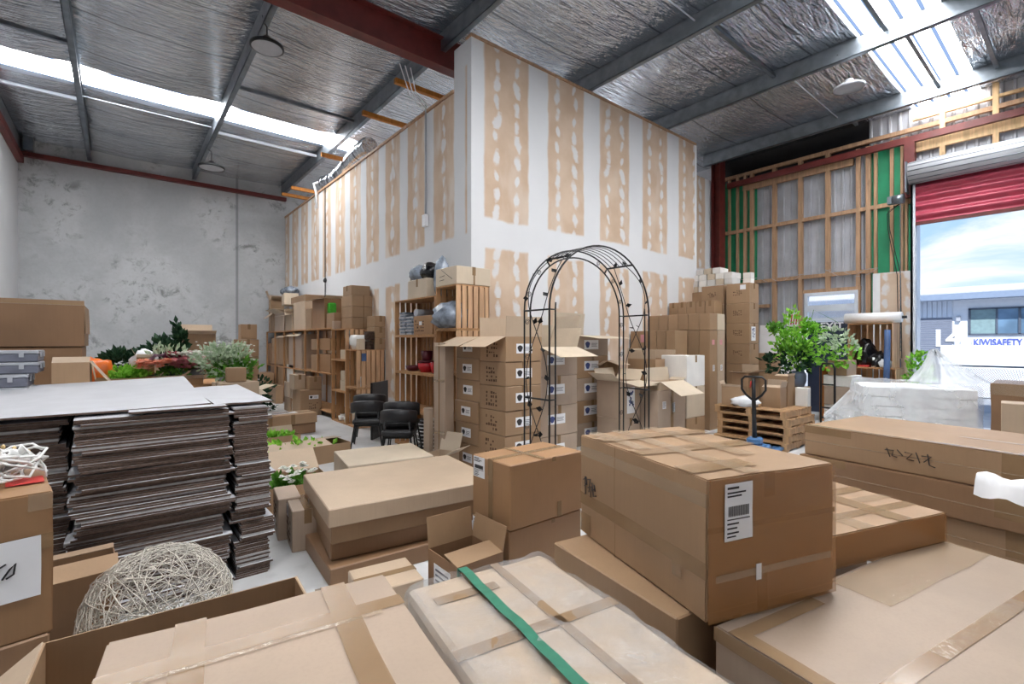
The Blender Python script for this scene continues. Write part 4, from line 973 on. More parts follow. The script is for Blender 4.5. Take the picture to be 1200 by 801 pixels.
for s in (-1, 1):
    for z in (.35, 1.2, zs): mb.tube([(s*hw, -hy, z), (s*hw, hy, z)], .009, 6); mb.tube([(s*hw, -hy, z), (s*hw*.9, -hy, z)], .007, 6); mb.tube([(s*hw, hy, z), (s*hw*.9, hy, z)], .007, 6)
    a = R(52); mb.tube([(s*hw*math.cos(a), -hy, zs+rv*math.sin(a)), (s*hw*math.cos(a), hy, zs+rv*math.sin(a))], .011, 6)
    mb.tube([(s*hw*math.cos(a), hy, zs+rv*math.sin(a)), (s*hw*.9*math.cos(a), hy, zs+(rv-.075)*math.sin(a))], .009, 6)
mb.build('cross_bar', dark_m, arch)
mb = MB()
for k in range(1, 6):
    y = -hy+2*hy*k/6; mb.tube([(hw*math.cos(a), y, zs+rv*math.sin(a)) for a in [R(52+76*i/14) for i in range(15)]], .0045, 5)
mb.build('roof_wire', dark_m, arch)
mb = MB(); lf = MB()
def spiral(c, r_, ax):
    pts = []
    for i in range(22):
        t_ = i/21; a = t_*4*math.pi; rr = r_*(1-t_*.8); pts.append(Vector(c)+Vector((math.cos(a)*rr, 0, math.sin(a)*rr)))
    return pts
for s in (-1, 1):
    for z in (1.95, 1.6, .9, .5): MB().tube(spiral((s*hw*.95, hy, z), .033, 0), .003, 4, caps=False).build('scroll', dark_m, arch)
    for a in (R(15), R(38), R(64)): MB().tube(spiral((s*hw*.95*math.cos(a), hy, zs+(rv-.037)*math.sin(a)), .03, 0), .003, 4, caps=False).build('scroll', dark_m, arch)
mb = MB()
def leaf(q, d):
    d = Vector(d).normalized(); sd = d.cross(Vector((.3, 1, .2))).normalized(); nn = d.cross(sd)
    lf.add([q, q+d*.03+sd*.028+nn*.006, q+d*.075, q+d*.03-sd*.028+nn*.006, q+d*.035-nn*.004], [(0, 1, 4), (1, 2, 4), (2, 3, 4), (3, 0, 4), (0, 4, 1), (1, 4, 2), (2, 4, 3), (3, 4, 0)])
for s in (-1, 1):
    for ph in (0, math.pi):
        pts = []
        for i in range(44):
            z = .1+1.96*i/43; pts.append(Vector((s*hw, hy*.85*math.sin(z*3.4+ph), z)))
        for i in range(1, 16):
            a = R(52*i/15); pts.append(Vector((s*hw*math.cos(a), hy*.85*math.sin((2.06+a*.6)*3.4+ph), zs+rv*math.sin(a))))
        mb.tube(pts, .0045, 5)
        for i in range(4, len(pts), 6):
            leaf(pts[i], (rnd.uniform(-.4, .4), rnd.uniform(-1, 1), rnd.uniform(-.2, 1)))
mb.build('vine', dark_m, arch); lf.build('vine_leaves', dark_m, arch)

# ---------------------------------------------------------------- pallets and what stands on them
PX, PY = 8.2, 3.11
def make_pallet(loc, rz, label):
    p = thing('pallet', label, 'pallet', loc, rz, 'stacked wooden pallets')
    for y in (-.55, 0, .55): MB().box((-.5, y-.045, .02), (.5, y+.045, .108)).build('stringer', pallet_w, p)
    for i in range(8):
        x = -.5+i*(1-.09)/7; MB().box((x, -.6, .108), (x+.09, .6, .128)).build('top_board', pallet_w, p)
    for x in (-.5, -.05, .4): MB().box((x, -.6, 0), (x+.1, .6, .02)).build('bottom_board', pallet_w, p)
    return p
pc = Vector((PX+.5, PY+.6)); pal = None
for i in range(5):
    lab = 'wooden pallet, %s of the five stacked behind the pallet jack' % ['lowest', 'second from the floor', 'middle one', 'second from the top', 'topmost'][i]
    loc = (pc.x+rnd.uniform(-.03, .03), pc.y+rnd.uniform(-.03, .03), .129*i); rz = R(rnd.uniform(-2, 2))
    pal = make_pallet(loc, rz, lab) if pal is None else dup(pal, loc, rz, lab)
ZT = .646
carton('small open carton at the near corner of the pallet stack', (8.62, 3.5), .24, .3, ZT, .34, 0, 'm', op=[('x+', .12, 2, 0, 1), ('x-', .1, -70, 0, 1), ('y-', .1, 12, 0, 1)])
carton('taller open carton behind the small open carton on the pallet stack', (8.98, 3.58), .28, .44, ZT, .52, 0, 'm', op=[('y-', .04, 20, 0, 1), ('x-', .1, -75, .5, 1)])
carton('open carton at the back of the pallet stack with its flaps up', (8.88, 4.1), .42, .3, ZT, .55, 0, 'm', op=[('x+', .14, -10, 0, 1), ('x-', .12, 80, 0, 1), ('y-', .12, 70, 0, 1)])
carton('leaning open carton at the left end of the pallet stack', (8.45, 4.1), .3, .34, ZT, .32, R(12), 'm', op=[('x-', .05, 35, 0, 1), ('y+', .1, 30, 0, 1)])
carton('slim white carton at the right end of the pallet stack', (9.12, 3.23), .13, .2, ZT, .32, 0, 'w')
b = MB().blob((0, 0, 0), (.17, .22, .1), 2, .3, 2.5, 3).build('plastic_bag', bag_m, loc=(8.33, 3.86, ZT)); tag(b, 'small white plastic bag lying on the front of the pallet stack', 'bag')
pj = thing('pallet_jack', 'black handled pallet jack with a blue base before the pallet stack', 'pallet jack', (7.5, 3.32, 0), R(10))
jb = plain('jack_blue', S(74, 118, 166), .4, var=.1)
MB().box((-.14, -.2, .06), (.12, .2, .2)).box((-.1, -.1, .2), (.08, .1, .3)).build('pump_base', jb, pj, bevel=.02)
MB().box((.12, -.26, .04), (.66, -.11, .075)).box((.12, .11, .04), (.66, .26, .075)).build('fork', jb, pj)
MB().tube([(-.02, 0, .28), (-.06, 0, .8), (-.08, 0, 1.2)], [.035, .03, .026], 10).build('shaft', dark_m, pj)
MB().tube([(-.065, 0, .86), (-.07, .11, .95), (-.075, .165, 1.03), (-.08, .165, 1.18), (-.085, .12, 1.225), (-.085, -.12, 1.225), (-.08, -.165, 1.18), (-.075, -.165, 1.03), (-.07, -.11, .95), (-.065, 0, .86)], .017, 8).build('handle_loop', dark_m, pj)
MB().tube([(-.08, .03, 1.16), (-.07, .05, 1.06)], .012, 6).build('release_lever', red_ink, pj)
for s in (-1, 1): MB().tube([(-.04, s*.06-.03, .09), (-.04, s*.06+.03, .09)], .09, 16).build('wheel', black_plastic, pj)
for s in (-1, 1): MB().tube([(.62, s*.185-.05, .04), (.62, s*.185+.05, .04)], .038, 12).build('roller', black_plastic, pj)
lb = MB().box((-.55, -.06, 0), (.4, .06, .02)).build('loose_plank', pallet_w, loc=(9.05, 2.9, 0), rz=R(60)); tag(lb, 'loose wooden plank on the floor beside the pallet stack', 'plank')

# plant in its pot, on a stool of cartons
carton('carton carrying the leafy green plant behind the pallet stack', (10.0, 3.75), .5, .5, 0, .9, 0, 'm', tape=('y',))
pl = thing('potted_plant', 'leafy green plant with trailing pale sprays in front of the navy door', 'plant', (10.0, 3.62, .9))
MB().lathe([(0, .01), (.09, 0), (.13, .1), (.135, .22), (.1, .3), (.095, .29), (.0, .27)], seg=20).build('pot', plain('pot_blue_grey', S(96, 108, 128), .35), pl)
mb = MB()
for k in range(16):
    a = rnd.uniform(0, 6.28); r_ = rnd.uniform(.1, .5); mb.tube([(0, 0, .25), (r_*.4*math.cos(a), r_*.4*math.sin(a), .55), (r_*math.cos(a), r_*math.sin(a), rnd.uniform(.6, 1.15))], .006, 4)
for (dy, zz_) in ((-.65, 1.2), (-.8, .9), (-.55, .6), (-.85, .7), (-.6, 1.0)): mb.tube([(0, 0, .3), (0, dy*.4, zz_+.25), (.0, dy, zz_)], .005, 4)
mb.build('stem', leaf_g, pl)
leafcloud(pl, 'foliage', leaf_b, 420, (.40, .42, .40), (0, .05, .72), .07, 21, 1.5, .3, False)
for q in range(9): leafcloud(pl, 'foliage', leaf_b if q % 3 else leaf_g, 60, (.15, .15, .12), (rnd.uniform(-.3, .3), rnd.uniform(-.22, .5), rnd.uniform(.65, 1.2)), .06, 200+q, 1.5, .3, False)
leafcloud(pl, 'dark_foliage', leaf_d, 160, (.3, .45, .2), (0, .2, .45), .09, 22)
for q, (dy, zz_) in enumerate(((-.62, .92), (-.78, .8), (-.55, .55), (-.8, .6))): leafcloud(pl, 'spray', leaf_p if q < 2 else leaf_b, 60, (.12, .22, .2), (-.1, dy, zz_), .06, 30+q)
leafcloud(pl, 'spray', leaf_b, 80, (.15, .15, .3), (0, .1, 1.22), .06, 41)
# hand truck and the boxes behind it
ht = thing('hand_truck', 'black tubular hand truck standing right of the pallet stack', 'hand truck', (9.42, 2.95, 0), R(-8))
MB().tube([(0, -.11, .05), (0, -.11, 1.3), (0, -.08, 1.38), (0, .08, 1.38), (0, .11, 1.3), (0, .11, .05)], .018, 8).build('frame', dark_m, ht)
for z in (.45, .62, 1.02): MB().tube([(0, -.11, z), (0, .11, z)], .014, 6).build('cross_bar', dark_m, ht)
MB().box((-.2, -.16, .0), (.02, .16, .015)).build('toe_plate', dark_m, ht)
for s in (-1, 1): MB().tube([(.08, s*.17-.025, .1), (.08, s*.17+.025, .1)], .1, 16).build('wheel', black_plastic, ht)
MB().tube([(.08, -.19, .1), (.08, .19, .1)], .012, 6).tube([(0, -.11, .1), (.08, -.11, .1)], .012, 6).tube([(0, .11, .1), (.08, .11, .1)], .012, 6).build('axle', dark_m, ht)
for i, (z0, z1, m_, s, dx) in enumerate(((0, .34, 'w', 'lowest white box of the stack behind the hand truck', 0), (.34, .62, 'w', 'second white box from the floor behind the hand truck', .03), (.62, .95, 'g', 'grey box in the stack behind the hand truck', 0), (.95, 1.15, 'w', 'wide white box on the grey box behind the hand truck', .02), (1.15, 1.42, 'm', 'small brown carton topmost behind the hand truck', 0))):
    carton(s, (10.25+dx, 2.98), .5, .45 if i != 4 else .3, z0, z1-z0-.003, R(rnd.uniform(-4, 4)), m_)
carton('brown carton standing against the white boards left of the plant', (11.3, 4.75), .5, .42, 0, 1.5, 0, 'm', tape=('y',))
for i, (y, hh) in enumerate(((4.95, 2.15), (4.55, 2.0))):
    b = MB().slab((11.9+.1*i, y-.25, 0), (0, .5, 0), (.12, 0, hh), (.02, 0, 0)).build('white_board', paper_m); tag(b, 'white board leaning behind the tall printed stack, %s' % ('left one' if i == 0 else 'right one'), 'board')

# ---------------------------------------------------------------- foam sheets in polythene
fa = Vector((7.86, 2.05)); fb = Vector((8.29, .94)); dv = fb-fa; rot = math.atan2(dv.y, dv.x)+R(90); fl_ = dv.length
FC = from_corner(fa, -1, 1, .95, fl_, rot)
foam_m = plain('foam_white', S(238, 240, 242), .7, var=.02)
carton('carton base under the foam sheets, behind the long flat cartons', FC, .9, fl_*.96, 0, .36, rot, 'm')
for i in range(6):
    f = MB().add(*roundbox(.93, fl_-.02, .1305, .012, .0, 8, i*3)).build('foam_sheet', foam_m, loc=(FC.x+rnd.uniform(-.004, .004), FC.y, .36+.131*i), rz=rot); tag(f, 'thick white foam sheet, %s of six wrapped in clear polythene' % ['lowest', 'second from the bottom', 'third from the bottom', 'third from the top', 'second from the top', 'topmost'][i], 'foam', 'foam sheets in polythene')
fw = thing('polythene_wrap', 'clear polythene bag gathered around the stack of white foam sheets', 'plastic wrap', (FC.x, FC.y, .36), rot)
mb = MB(); mb.sm = True; vs, fs = roundbox(1.02, fl_+.08, .85, .07, .018, 30, 11); mb.add(vs, fs)
mb.build('wrap', poly_m, fw)
def drape(pts_fn, nu, nv, nm, mat, parent):
    mb = MB(); mb.sm = True; vs = [pts_fn(i/nu, j/nv) for i in range(nu+1) for j in range(nv+1)]
    mb.add(vs, [(i*(nv+1)+j, (i+1)*(nv+1)+j, (i+1)*(nv+1)+j+1, i*(nv+1)+j+1) for i in range(nu) for j in range(nv)]); return mb.build(nm, mat, parent)
def peak(u, v):
    a = u*2*math.pi; r_ = (1-v)**1.15; cr = .03*math.sin(a*9+v*4)*(.3+v)+.02*math.sin(a*17)
    return (.05+(.33*r_+cr)*math.cos(a), -fl_*.36+(.42*r_+cr)*math.sin(a)+.16*v, .84+.44*v+.02*math.sin(a*5)*v)
drape(peak, 64, 10, 'gathered_top', poly_m, fw)
def tail(u, v):
    a = u*2*math.pi; r_ = .42*(1-v)+.12*v+.03*math.sin(a*8)*(.5+v)
    return (.0-.2*v+r_*math.cos(a)*.9, fl_*.5+.0+.42*v, .42-.18*v+r_*math.sin(a)*(1-.3*v))
drape(tail, 48, 8, 'loose_end', poly_m, fw)
carton('wrapped brown carton bale at the right edge beyond the foam', from_corner(atd(1152, 5.5), -1, 1, .8, 1.2, R(2))+Vector((.02, -.06)), .8, 1.2, 0, 1.28, R(2), 'd', dent=.01, tape=[('x-', 0, .45, 1, .47, clear_m), ('top', 0, 0, 1, 1, clear_m), ('x-', 0, .9, 1, 1, clear_m)])
carton('small upright carton before the wrapped bale at the right edge', from_corner(atd(1173, 4.9), -1, 1, .3, .4, R(5)), .3, .4, 0, 1.13, R(5), 'l')
pole = MB().slab((0, 0, 0), (.05, .0, 0), (0, -.04, 0), (.08, -.1, 1.35)).build('timber_pole', pine_pale, loc=(atd(1187, 4.5).x, atd(1187, 4.5).y, 0)); tag(pole, 'pale timber pole leaning by the small upright carton at the right edge', 'pole')
carton('low tan carton behind the foam near the doorway', (9.6, 1.55), .6, .75, 0, 1.05, 0, 'c', tape=('y',))

# ---------------------------------------------------------------- crate shelf with bags by the doorway
def crate(label, x0, y0, z0, dx, dy, dz, nsl=5, shelf=0, wood=None, grp=None, rz=0, name='wooden_crate'):
    """slatted crate lying on its side, open towards -x"""
    wd = wood or crate_w; c = thing(name, label, 'crate', (x0+dx/2, y0+dy/2, z0), rz, grp); t_ = .018; a, b = -dx/2, dx/2; p, q = -dy/2, dy/2
    MB().box((a, p, dz-t_), (b, q, dz)).build('top_board', wd, c); MB().box((a, p, 0), (b, q, t_)).build('bottom_board', wd, c)
    for s in (0, 1):
        mb = MB(); n_ = max(3, int(dx/.095)); wdt = dx/n_*.78
        for i in range(n_):
            x = a+(dx-wdt)*i/(n_-1); yy = p if not s else q-.014; mb.box((x, yy, t_), (x+wdt, yy+.014, dz-t_))
        mb.build('side_slats', crate_pale if wood is None and not s else wd, c)
    mb = MB(); n_ = max(3, int(dy/.105)); wdt = dy/n_*.76
    for i in range(n_):
        y = p+(dy-wdt)*i/(n_-1); mb.box((b-.014, y, t_), (b, y+wdt, dz-t_))
    mb.build('back_slats', wd, c)
    for i in range(shelf):
        z = dz*(i+1)/(shelf+1); MB().box((a, p+.014, z-.009), (b-.014, q-.014, z+.009)).build('shelf_board', wd, c)
    return c
cy0, cy1 = 2.68, 3.47
crate('large slatted crate holding black bags beside the doorway', 12.3, cy0, 1.2, .55, cy1-cy0, .95)
crate('lower slatted crate under the black-bag crate beside the doorway', 12.3, cy0-.05, 0, .6, .95, 1.2, shelf=1)
crate('small yellowish crate on the floor left of the black-bag crates', 12.1, 3.6, 0, .5, .35, 1.18, wood=orange_w)
for k, (x, y, z, r_, s) in enumerate(((12.55, 3.2, 1.22, (.2, .2, .33), 'big black plastic bag standing in the crate by the doorway'), (12.5, 2.98, 1.22, (.18, .2, .18), 'low crumpled black bag right of the big black bag'))):
    b = MB().blob((0, 0, 0), r_, 2, .35, 2.6, k+5).build('rubbish_bag', bag_black, loc=(x, y, z)); tag(b, s, 'bag')
b = MB().blob((0, 0, 0), (.1, .12, .1), 2, .35, 2.6, 15).build('plastic_bag', bag_m, loc=(12.38, 2.82, 1.22)); tag(b, 'white plastic bag at the right end of the black-bag crate', 'bag')
jr = MB().lathe([(0, 0), (.045, 0), (.045, .15), (.03, .17), (.03, .2), (0, .2)], seg=16).build('white_bottle', white_plastic, loc=(12.38, 3.02, 1.22)); tag(jr, 'white plastic bottle in front of the black bags', 'bottle')
jr = MB().box((-.07, -.1, 0), (.07, .1, .04)).build('red_packet', red_ink, loc=(12.4, 3.2, 1.219), bevel=.006); tag(jr, 'flat red packet lying before the big black bag', 'packet')
b = MB().tube([(0, 0, .0), (.02, -.03, .9)], .055, 14).build('blue_roll', blue_tarp, loc=(12.2, 2.78, .0)); b.location.z = .02; b.scale = (1, 1, 2.2); tag(b, 'blue plastic-wrapped roll standing upright at the right of the crate', 'roll')
ro = thing('fabric_roll', 'white wrapped roll lying across the top of the black-bag crate', 'roll', (12.5, 3.05, 2.155)); MB().tube([(0, .52, .11), (0, -.48, .11)], .11, 20).build('roll', paper_m, ro); MB().tube([(0, -.47, .11), (0, -.56, .11)], .03, 10).build('core', dark_m, ro)
pp = thing('small_shrub', 'small green shrub standing at the doorway jamb', 'plant', (12.6, 2.32, .0)); MB().lathe([(0, 0), (.14, 0), (.17, .3), (0, .28)], seg=16).build('pot', K['d'], pp); MB().tube([(0, 0, .25), (0, 0, 1.3)], .012, 5).build('stem', leaf_g, pp)
leafcloud(pp, 'foliage', leaf_b, 240, (.16, .2, .5), (0, 0, 1.05), .07, 55)
b = MB().tube([(0, 0, 0), (.3, -.75, .25)], .06, 10).build('clear_roll', poly_m, loc=(11.2, 2.75, .95)) if False else None
# ================================================================== CRATE SHELVING ALONG THE SIDE WALL
XS = 3.71
def pxbox(label, xl, xr, yt, X, z0=None, yb=None, dx=.3, rot=0, gap=.005, **kw):
    """carton with its hall-side face on the plane X = const, seen between columns xl and xr"""
    ya, yb_ = YX(xr, X), min(17.22, YX(xl, X)); d = depth(X, ya)
    if z0 is None: z0 = Zy(yb, d)
    z1 = Zy(yt, d)
    return carton(label, (X+dx/2, (ya+yb_)/2), dx, abs(yb_-ya)-gap, z0, max(.04, z1-z0), rot, **kw)
# --- shelf nearest the corner: four tiers of slatted crates, and a column of crates at its right
ya, yb = 6.36, 7.74; tz = [0, .62, 1.24, 1.85, 2.46]
for i in range(4):
    s = ['lowest', 'second', 'third', 'topmost'][i]
    crate('wide slatted crate, %s tier of the shelf of trays and bags near the corner' % s, XS, ya+.02, tz[i], .5, yb-ya-.02, tz[i+1]-tz[i]-.004, grp=None)
ca, cb = 5.78, 6.35; cz = [0, .645, 1.29, 1.935, 2.58]
for i in range(4):
    s = ['lowest', 'second', 'third', 'topmost'][i]
    crate('narrow slatted crate, %s of the column right of the tray shelf' % s, XS, ca, cz[i], .58, cb-ca, cz[i+1]-cz[i]-.004)
carton('old greyish carton on top of the narrow crate column near the corner', (XS+.30, (ca+cb)/2), .6, .58, 2.58, .26, 0, 'c', tape=('y', ('y-', .48, 0, .53, 1)), scr=[('x-', [[(.2, .5), (.45, .56)], [(.2, .3), (.42, .33)], [(.3, .9), (.8, .3)]])])
carton('greyish pair-width carton on the top tier of the tray shelf', (XS+.2, 6.98), .36, .62, 2.46, .30, 0, 'c', tape=('x',))
for (y, x, r_, m_, z, s) in ((7.22, XS+.2, (.17, .2, .16), bag_grey, 2.76, 'grey plastic bag on the greyish carton on the tray shelf'), (6.82, XS+.2, (.17, .2, .15), bag_black, 2.76, 'black plastic bag on the greyish carton on the tray shelf'), (6.5, XS+.2, (.14, .11, .36), bag_grey, 2.46, 'tall grey bag standing beside the greyish carton on the tray shelf')):
    b = MB().blob((0, 0, 0), r_, 2, .22, 2, int(y*10)).build('plastic_bag', m_, loc=(x, y, z)); tag(b, s, 'bag')
b = MB().tube([(0, .03*math.sin(i*.5), .036*i+.045) for i in range(12)], .045, 8).build('brown_garland', plain('brown_fibre', S(110, 76, 48), .8, var=.3, scale=40), loc=(XS+.25, 7.6, 2.46)); tag(b, 'brown fibre garland standing at the left end of the tray shelf top', 'garland')
b = MB().blob((0, 0, 0), (.28, .27, .22), 2, .3, 2.4, 77).build('plastic_bag', bag_grey, loc=(XS+.1, 6.07, 1.953)); tag(b, 'crumpled silver blue plastic bag bulging out of the topmost narrow crate', 'bag')
for k, (yy, n_, s) in enumerate(((7.56, 14, 'left'), (7.32, 11, 'right'))):
    for i in range(n_):
        b = MB().box((-.11, -.1, 0), (.11, .1, .026)).build('grey_packet', bag_grey if i % 2 else grey_light, loc=(XS+.16+rnd.uniform(-.02, .02), yy, 1.873+.0275*i), rz=R(rnd.uniform(-5, 5)), bevel=.006); tag(b, 'grey plastic packet in the %s pile on the third tier of the tray shelf' % s, 'packet', 'grey packets, %s pile' % s)
b = MB().tube([(-.15, 0, .06), (.2, .05, .06)], .06, 14).build('grey_roll', grey_light, loc=(XS+.2, 7.08, 2.255)); b.location.z = 2.17; tag(b, 'grey roll lying on the carton in the third tier of the tray shelf', 'roll')
carton('brown carton with a small white label in the third tier of the tray shelf', (XS+.2, 6.82), .34, .6, 1.869, .30, 0, 'o', st=[('x-', .4, .6, .09, .06, 'plain')], mk=[('x-', .35, .5, .3, .2)])
for k, (y, r_, h_, m_, s, zz) in enumerate(((7.45, .13, .09, maroon_glaze, 'dark red low bowl at the left of the red dishes tier', 1.259), (6.98, .15, .15, red_glaze, 'bright red bowl in the middle of the red dishes tier', 1.259), (6.68, .1, .17, red_glaze, 'red pot at the right of the red dishes tier', 1.259), (6.5, .09, .38, maroon_glaze, 'tall dark red vase at the right end of the red dishes tier', 1.259))):
    b = MB().lathe([(0, 0), (r_*.7, 0), (r_*.95, h_*.5), (r_, h_), (r_*.9, h_), (r_*.8, h_*.4), (0, h_*.15)], seg=22).build('red_dish', m_, loc=(XS+.2, y, zz)); tag(b, s, 'dish')
b = MB().lathe([(0, 0), (.12, 0), (.14, .02), (.14, .035), (0, .03)], seg=22).build('red_dish', maroon_glaze, loc=(XS+.2, 6.98, 1.41)); tag(b, 'dark shallow dish set on the bright red bowl', 'dish')
b = MB().lathe([(0, 0), (.08, 0), (.1, .16), (.09, .16), (0, .04)], seg=18).build('red_dish', maroon_glaze, loc=(XS+.2, 6.98, 1.446)); tag(b, 'dark red cup standing on the shallow dish over the bright red bowl', 'dish')
for k, (y, n_, s) in enumerate(((7.0, 8, 'left'), (6.66, 9, 'right'))):
    for i in range(n_):
        b = thing('black_tray', 'black round tray with a pale rim in the %s stack on the lowest tier' % s, 'tray', (XS+.2+rnd.uniform(-.01, .01), y+rnd.uniform(-.01, .01), .02+.058*i), 0, 'black trays, %s stack' % s)
        MB().lathe([(0, 0), (.12, 0), (.145, .045), (.135, .045), (0, .015)], seg=20).build('tray_body', black_plastic, b); MB().lathe([(.134, .044), (.15, .044), (.15, .053), (.134, .053)], seg=20).build('rim', paper_m, b)
b = MB().lathe([(0, 0), (.13, 0), (.15, .05), (.13, .07), (0, .07)], seg=22).build('white_dish', white_plastic, loc=(XS+.2, 6.66, .02+.058*9+.004)); tag(b, 'white round dish on top of the right stack of black trays', 'dish')
for i in range(5):
    b = MB().lathe([(0, 0), (.07, 0), (.09, .045), (.08, .045), (0, .01)], seg=16).build('white_dish', white_plastic, loc=(XS+.17, 7.36, .019+.047*i)); tag(b, 'small white bowl in the stack left of the black trays', 'dish', 'small white bowls')
# tall slim carton leaning in front, and smaller bits beside it
P = atd(521, 6.35)
root = carton('tall slim pale carton standing before the crate column, left of the labelled columns', from_corner(P, -1, -1, .16, .20, R(12)), .17, .22, 0, 1.74, R(12), 'g', tape=(('x-', 0, .3, 1, .32, clear_m), ('x-', 0, .7, 1, .72, clear_m), ('x-', .45, 0, .55, 1)))
carton('short slim carton left of the tall slim pale carton', from_corner(atd(503, 6.45), -1, -1, .08, .12, R(12)), .08, .12, 0, .86, R(12), 'g')
carton('open tan carton with a raised flap behind the pale closed floor carton', (3.17, 5.3), .34, .32, 0, .34, R(20), 'l', op=[('x+', .24, 20, 0, 1), ('y-', .2, 60, 0, 1)])
# --- shelf further along: crates and long boards with cartons on and in them
crate('slatted crate with an open side, lower of two beside the chairs', XS, 9.48, 0, .6, .6, .8)
crate('slatted crate with an open side, upper of two beside the chairs', XS, 9.48, .804, .6, .6, .79)
b = MB().box((0, 0, 0), (.003, .1, .16)).build('blue_tape_patch', blue_tarp, loc=(XS+.1, 9.475, 1.36), rz=R(-90)); tag(b, 'blue tape patch on the end of the upper slatted crate', 'tape')
pot = MB().lathe([(0, 0), (.15, 0), (.2, .12), (.21, .22), (.18, .3), (.17, .3), (.19, .2), (0, .05)], seg=24).build('white_pot', white_plastic, loc=(XS+.2, 9.82, 1.594)); tag(pot, 'white round pot on the upper slatted crate beside the chairs', 'pot')
for i in range(3):
    carton('carton, %s of three stacked at the wall end of the slatted crate' % ['lowest', 'middle', 'topmost'][i], (XS+.52, 9.70), .26, .42, 1.594+.235*i, .231, 0, 'm', tape=('y',))
for i in range(2):
    b = thing('wire_basket', 'dark wicker basket, %s of two between the white pot and the cartons' % ('upper' if i else 'lower'), 'basket', (XS+.31, 9.58, 1.594+.2*i)); mb = MB()
    for j in range(7): mb.tube([(.09*math.cos(a), .09*math.sin(a), .012+.025*j) for a in [k*math.pi/8 for k in range(16)]], .012, 5, closed=True)
    mb.lathe([(0, .004), (.085, .004), (.085, .16)], seg=16); mb.build('basket_body', plain('wicker_dark', S(74, 54, 42), .7, var=.3, scale=30), b)
b = MB().box((-.06, -.1, 0), (.06, .1, .22)).build('pale_box', K['c'], loc=(XS+.04+.06, 9.62, 1.594)); b.location.x = XS+.13; tag(b, 'slim pale box beside the dark wicker baskets', 'box')
carton('small pale carton inside the lower slatted crate beside the chairs', (XS+.18, 9.72), .25, .3, .018, .44, 0, 'l')
b = MB().box((-.05, -.05, 0), (.05, .05, .2)).build('white_box', paper_m, loc=(XS+.2, 9.75, .824)); tag(b, 'small white packet inside the upper slatted crate', 'packet')
# taller crate column behind
zc = [0, .68, 1.36, 2.04]; y0, y1 = 10.1, 10.95
for i in range(3): crate('slatted crate, %s of the three-high column behind the white pot' % ['lowest', 'middle', 'topmost'][i], XS, y0, zc[i], .6, y1-y0, .676)
for i, (a, b_, l_) in enumerate(((2.04, 2.28, .8), (2.284, 2.52, .8), (2.524, 2.76, .8), (2.764, 2.98, .62))):
    carton('brown carton, %s of the four stacked highest on the crate column' % ['lowest', 'second from the floor', 'third from the floor', 'topmost'][i], (XS+.42-.04*(i == 3), 10.46), .52-.1*(i == 3), .62 if i < 3 else .5, a, b_-a, 0, 'm', tape=('x',) if i == 3 else (('y-', .48, 0, .52, 1),))
carton('little carton at the open side of the crate column top', (XS+.08, 10.86), .16, .12, 2.04, .18, 0, 'g')
for i in range(4):
    b = MB().lathe([(0, 0), (.06, 0), (.08, .1), (0, .1)], seg=14).build('white_dish', white_plastic, loc=(XS+.12+.1*(i % 2), 10.3+.17*i, .02)); tag(b, 'small white pot on the lowest tier of the crate column', 'pot', 'small white pots')
carton('little cream carton inside the middle crate of the crate column', (XS+.16, 10.4), .22, .3, .699, .22, 0, 'c'); carton('little cream carton stacked inside the middle crate of the crate column', (XS+.16, 10.42), .2, .24, .925, .2, 0, 'c')
carton('small carton inside the topmost crate of the crate column', (XS+.16, 10.42), .2, .3, 1.379, .2, 0, 'c')
# long board shelf
sh_ = thing('board_shelf', 'long dark board shelf filled with cartons along the side wall, far end', 'shelf', (XS, 11.0, 0)); Y1 = 17.2-11.0
zt = 2.08
for z in (.12, 1.0, zt-.03): MB().box((.02, .0, z), (.6, Y1, z+.03)).build('shelf_board', crate_w, sh_)
for i in range(7):
    y = Y1*i/6; MB().box((.02, y-.02, 0), (.06, y+.02, zt-.03)).build('post', crate_w, sh_); MB().box((.57, y-.02, 0), (.6, y+.02, zt-.03)).build('post', crate_w, sh_)
bay = Y1/6
def shelf_c(label, xl, xr, yt, z0, m_='m', dx=.42, **kw): return pxbox(label, xl, xr, yt, XS+.07, z0=z0, dx=dx, mat=m_, **kw)
shelf_c('light carton, upper right one in the right bay of the board shelf', 374.5, 387, 396, 1.552, 'o')
shelf_c('light carton, lower right one in the right bay of the board shelf', 374.5, 387, 415, 1.031, 'o')
shelf_c('light carton, upper left one in the right bay of the board shelf', 364.5, 374, 397, 1.552, 'm')
shelf_c('light carton, lower left one in the right bay of the board shelf', 364.5, 374, 415.5, 1.031, 'm')
for i, (x0, x1, yt, m_) in enumerate(((338.5, 353.5, 391, 'g'), (327, 336, 393, 'm'), (318.5, 326.5, 396, 'm'), (312, 317.5, 402, 'd'))):
    shelf_c('carton in the %s bay from the right on the middle board of the shelf' % ['second', 'third', 'fourth', 'farthest'][i], x0, x1, yt, 1.031, m_, op=[('x-', .12, 120, 0, 1)] if i in (0, 1) else None)
for i, (x0, x1, yt, m_) in enumerate(((336, 346, 428, 'w'), (326, 335, 427, 'm'), (317, 325, 426, 'd'))):
    shelf_c('carton, %s from the right on the bottom board of the shelf' % ['first', 'second', 'third'][i], x0, x1, yt, .151, m_)
b = MB().blob((0, 0, 0), (.1, .16, .3), 2, .4, 3, 91).build('dark_bundle', plain('dark_fibre', S(50, 38, 40), .8, var=.5, scale=20), loc=(XS+.3, YX(359, XS+.3), 1.031)); tag(b, 'dark bundle hanging in the second bay of the board shelf', 'bundle')
TT = zt
shelf_c('upright carton at the right end of the board shelf top', 382.5, 391.5, 366, TT, 'm', dx=.3)
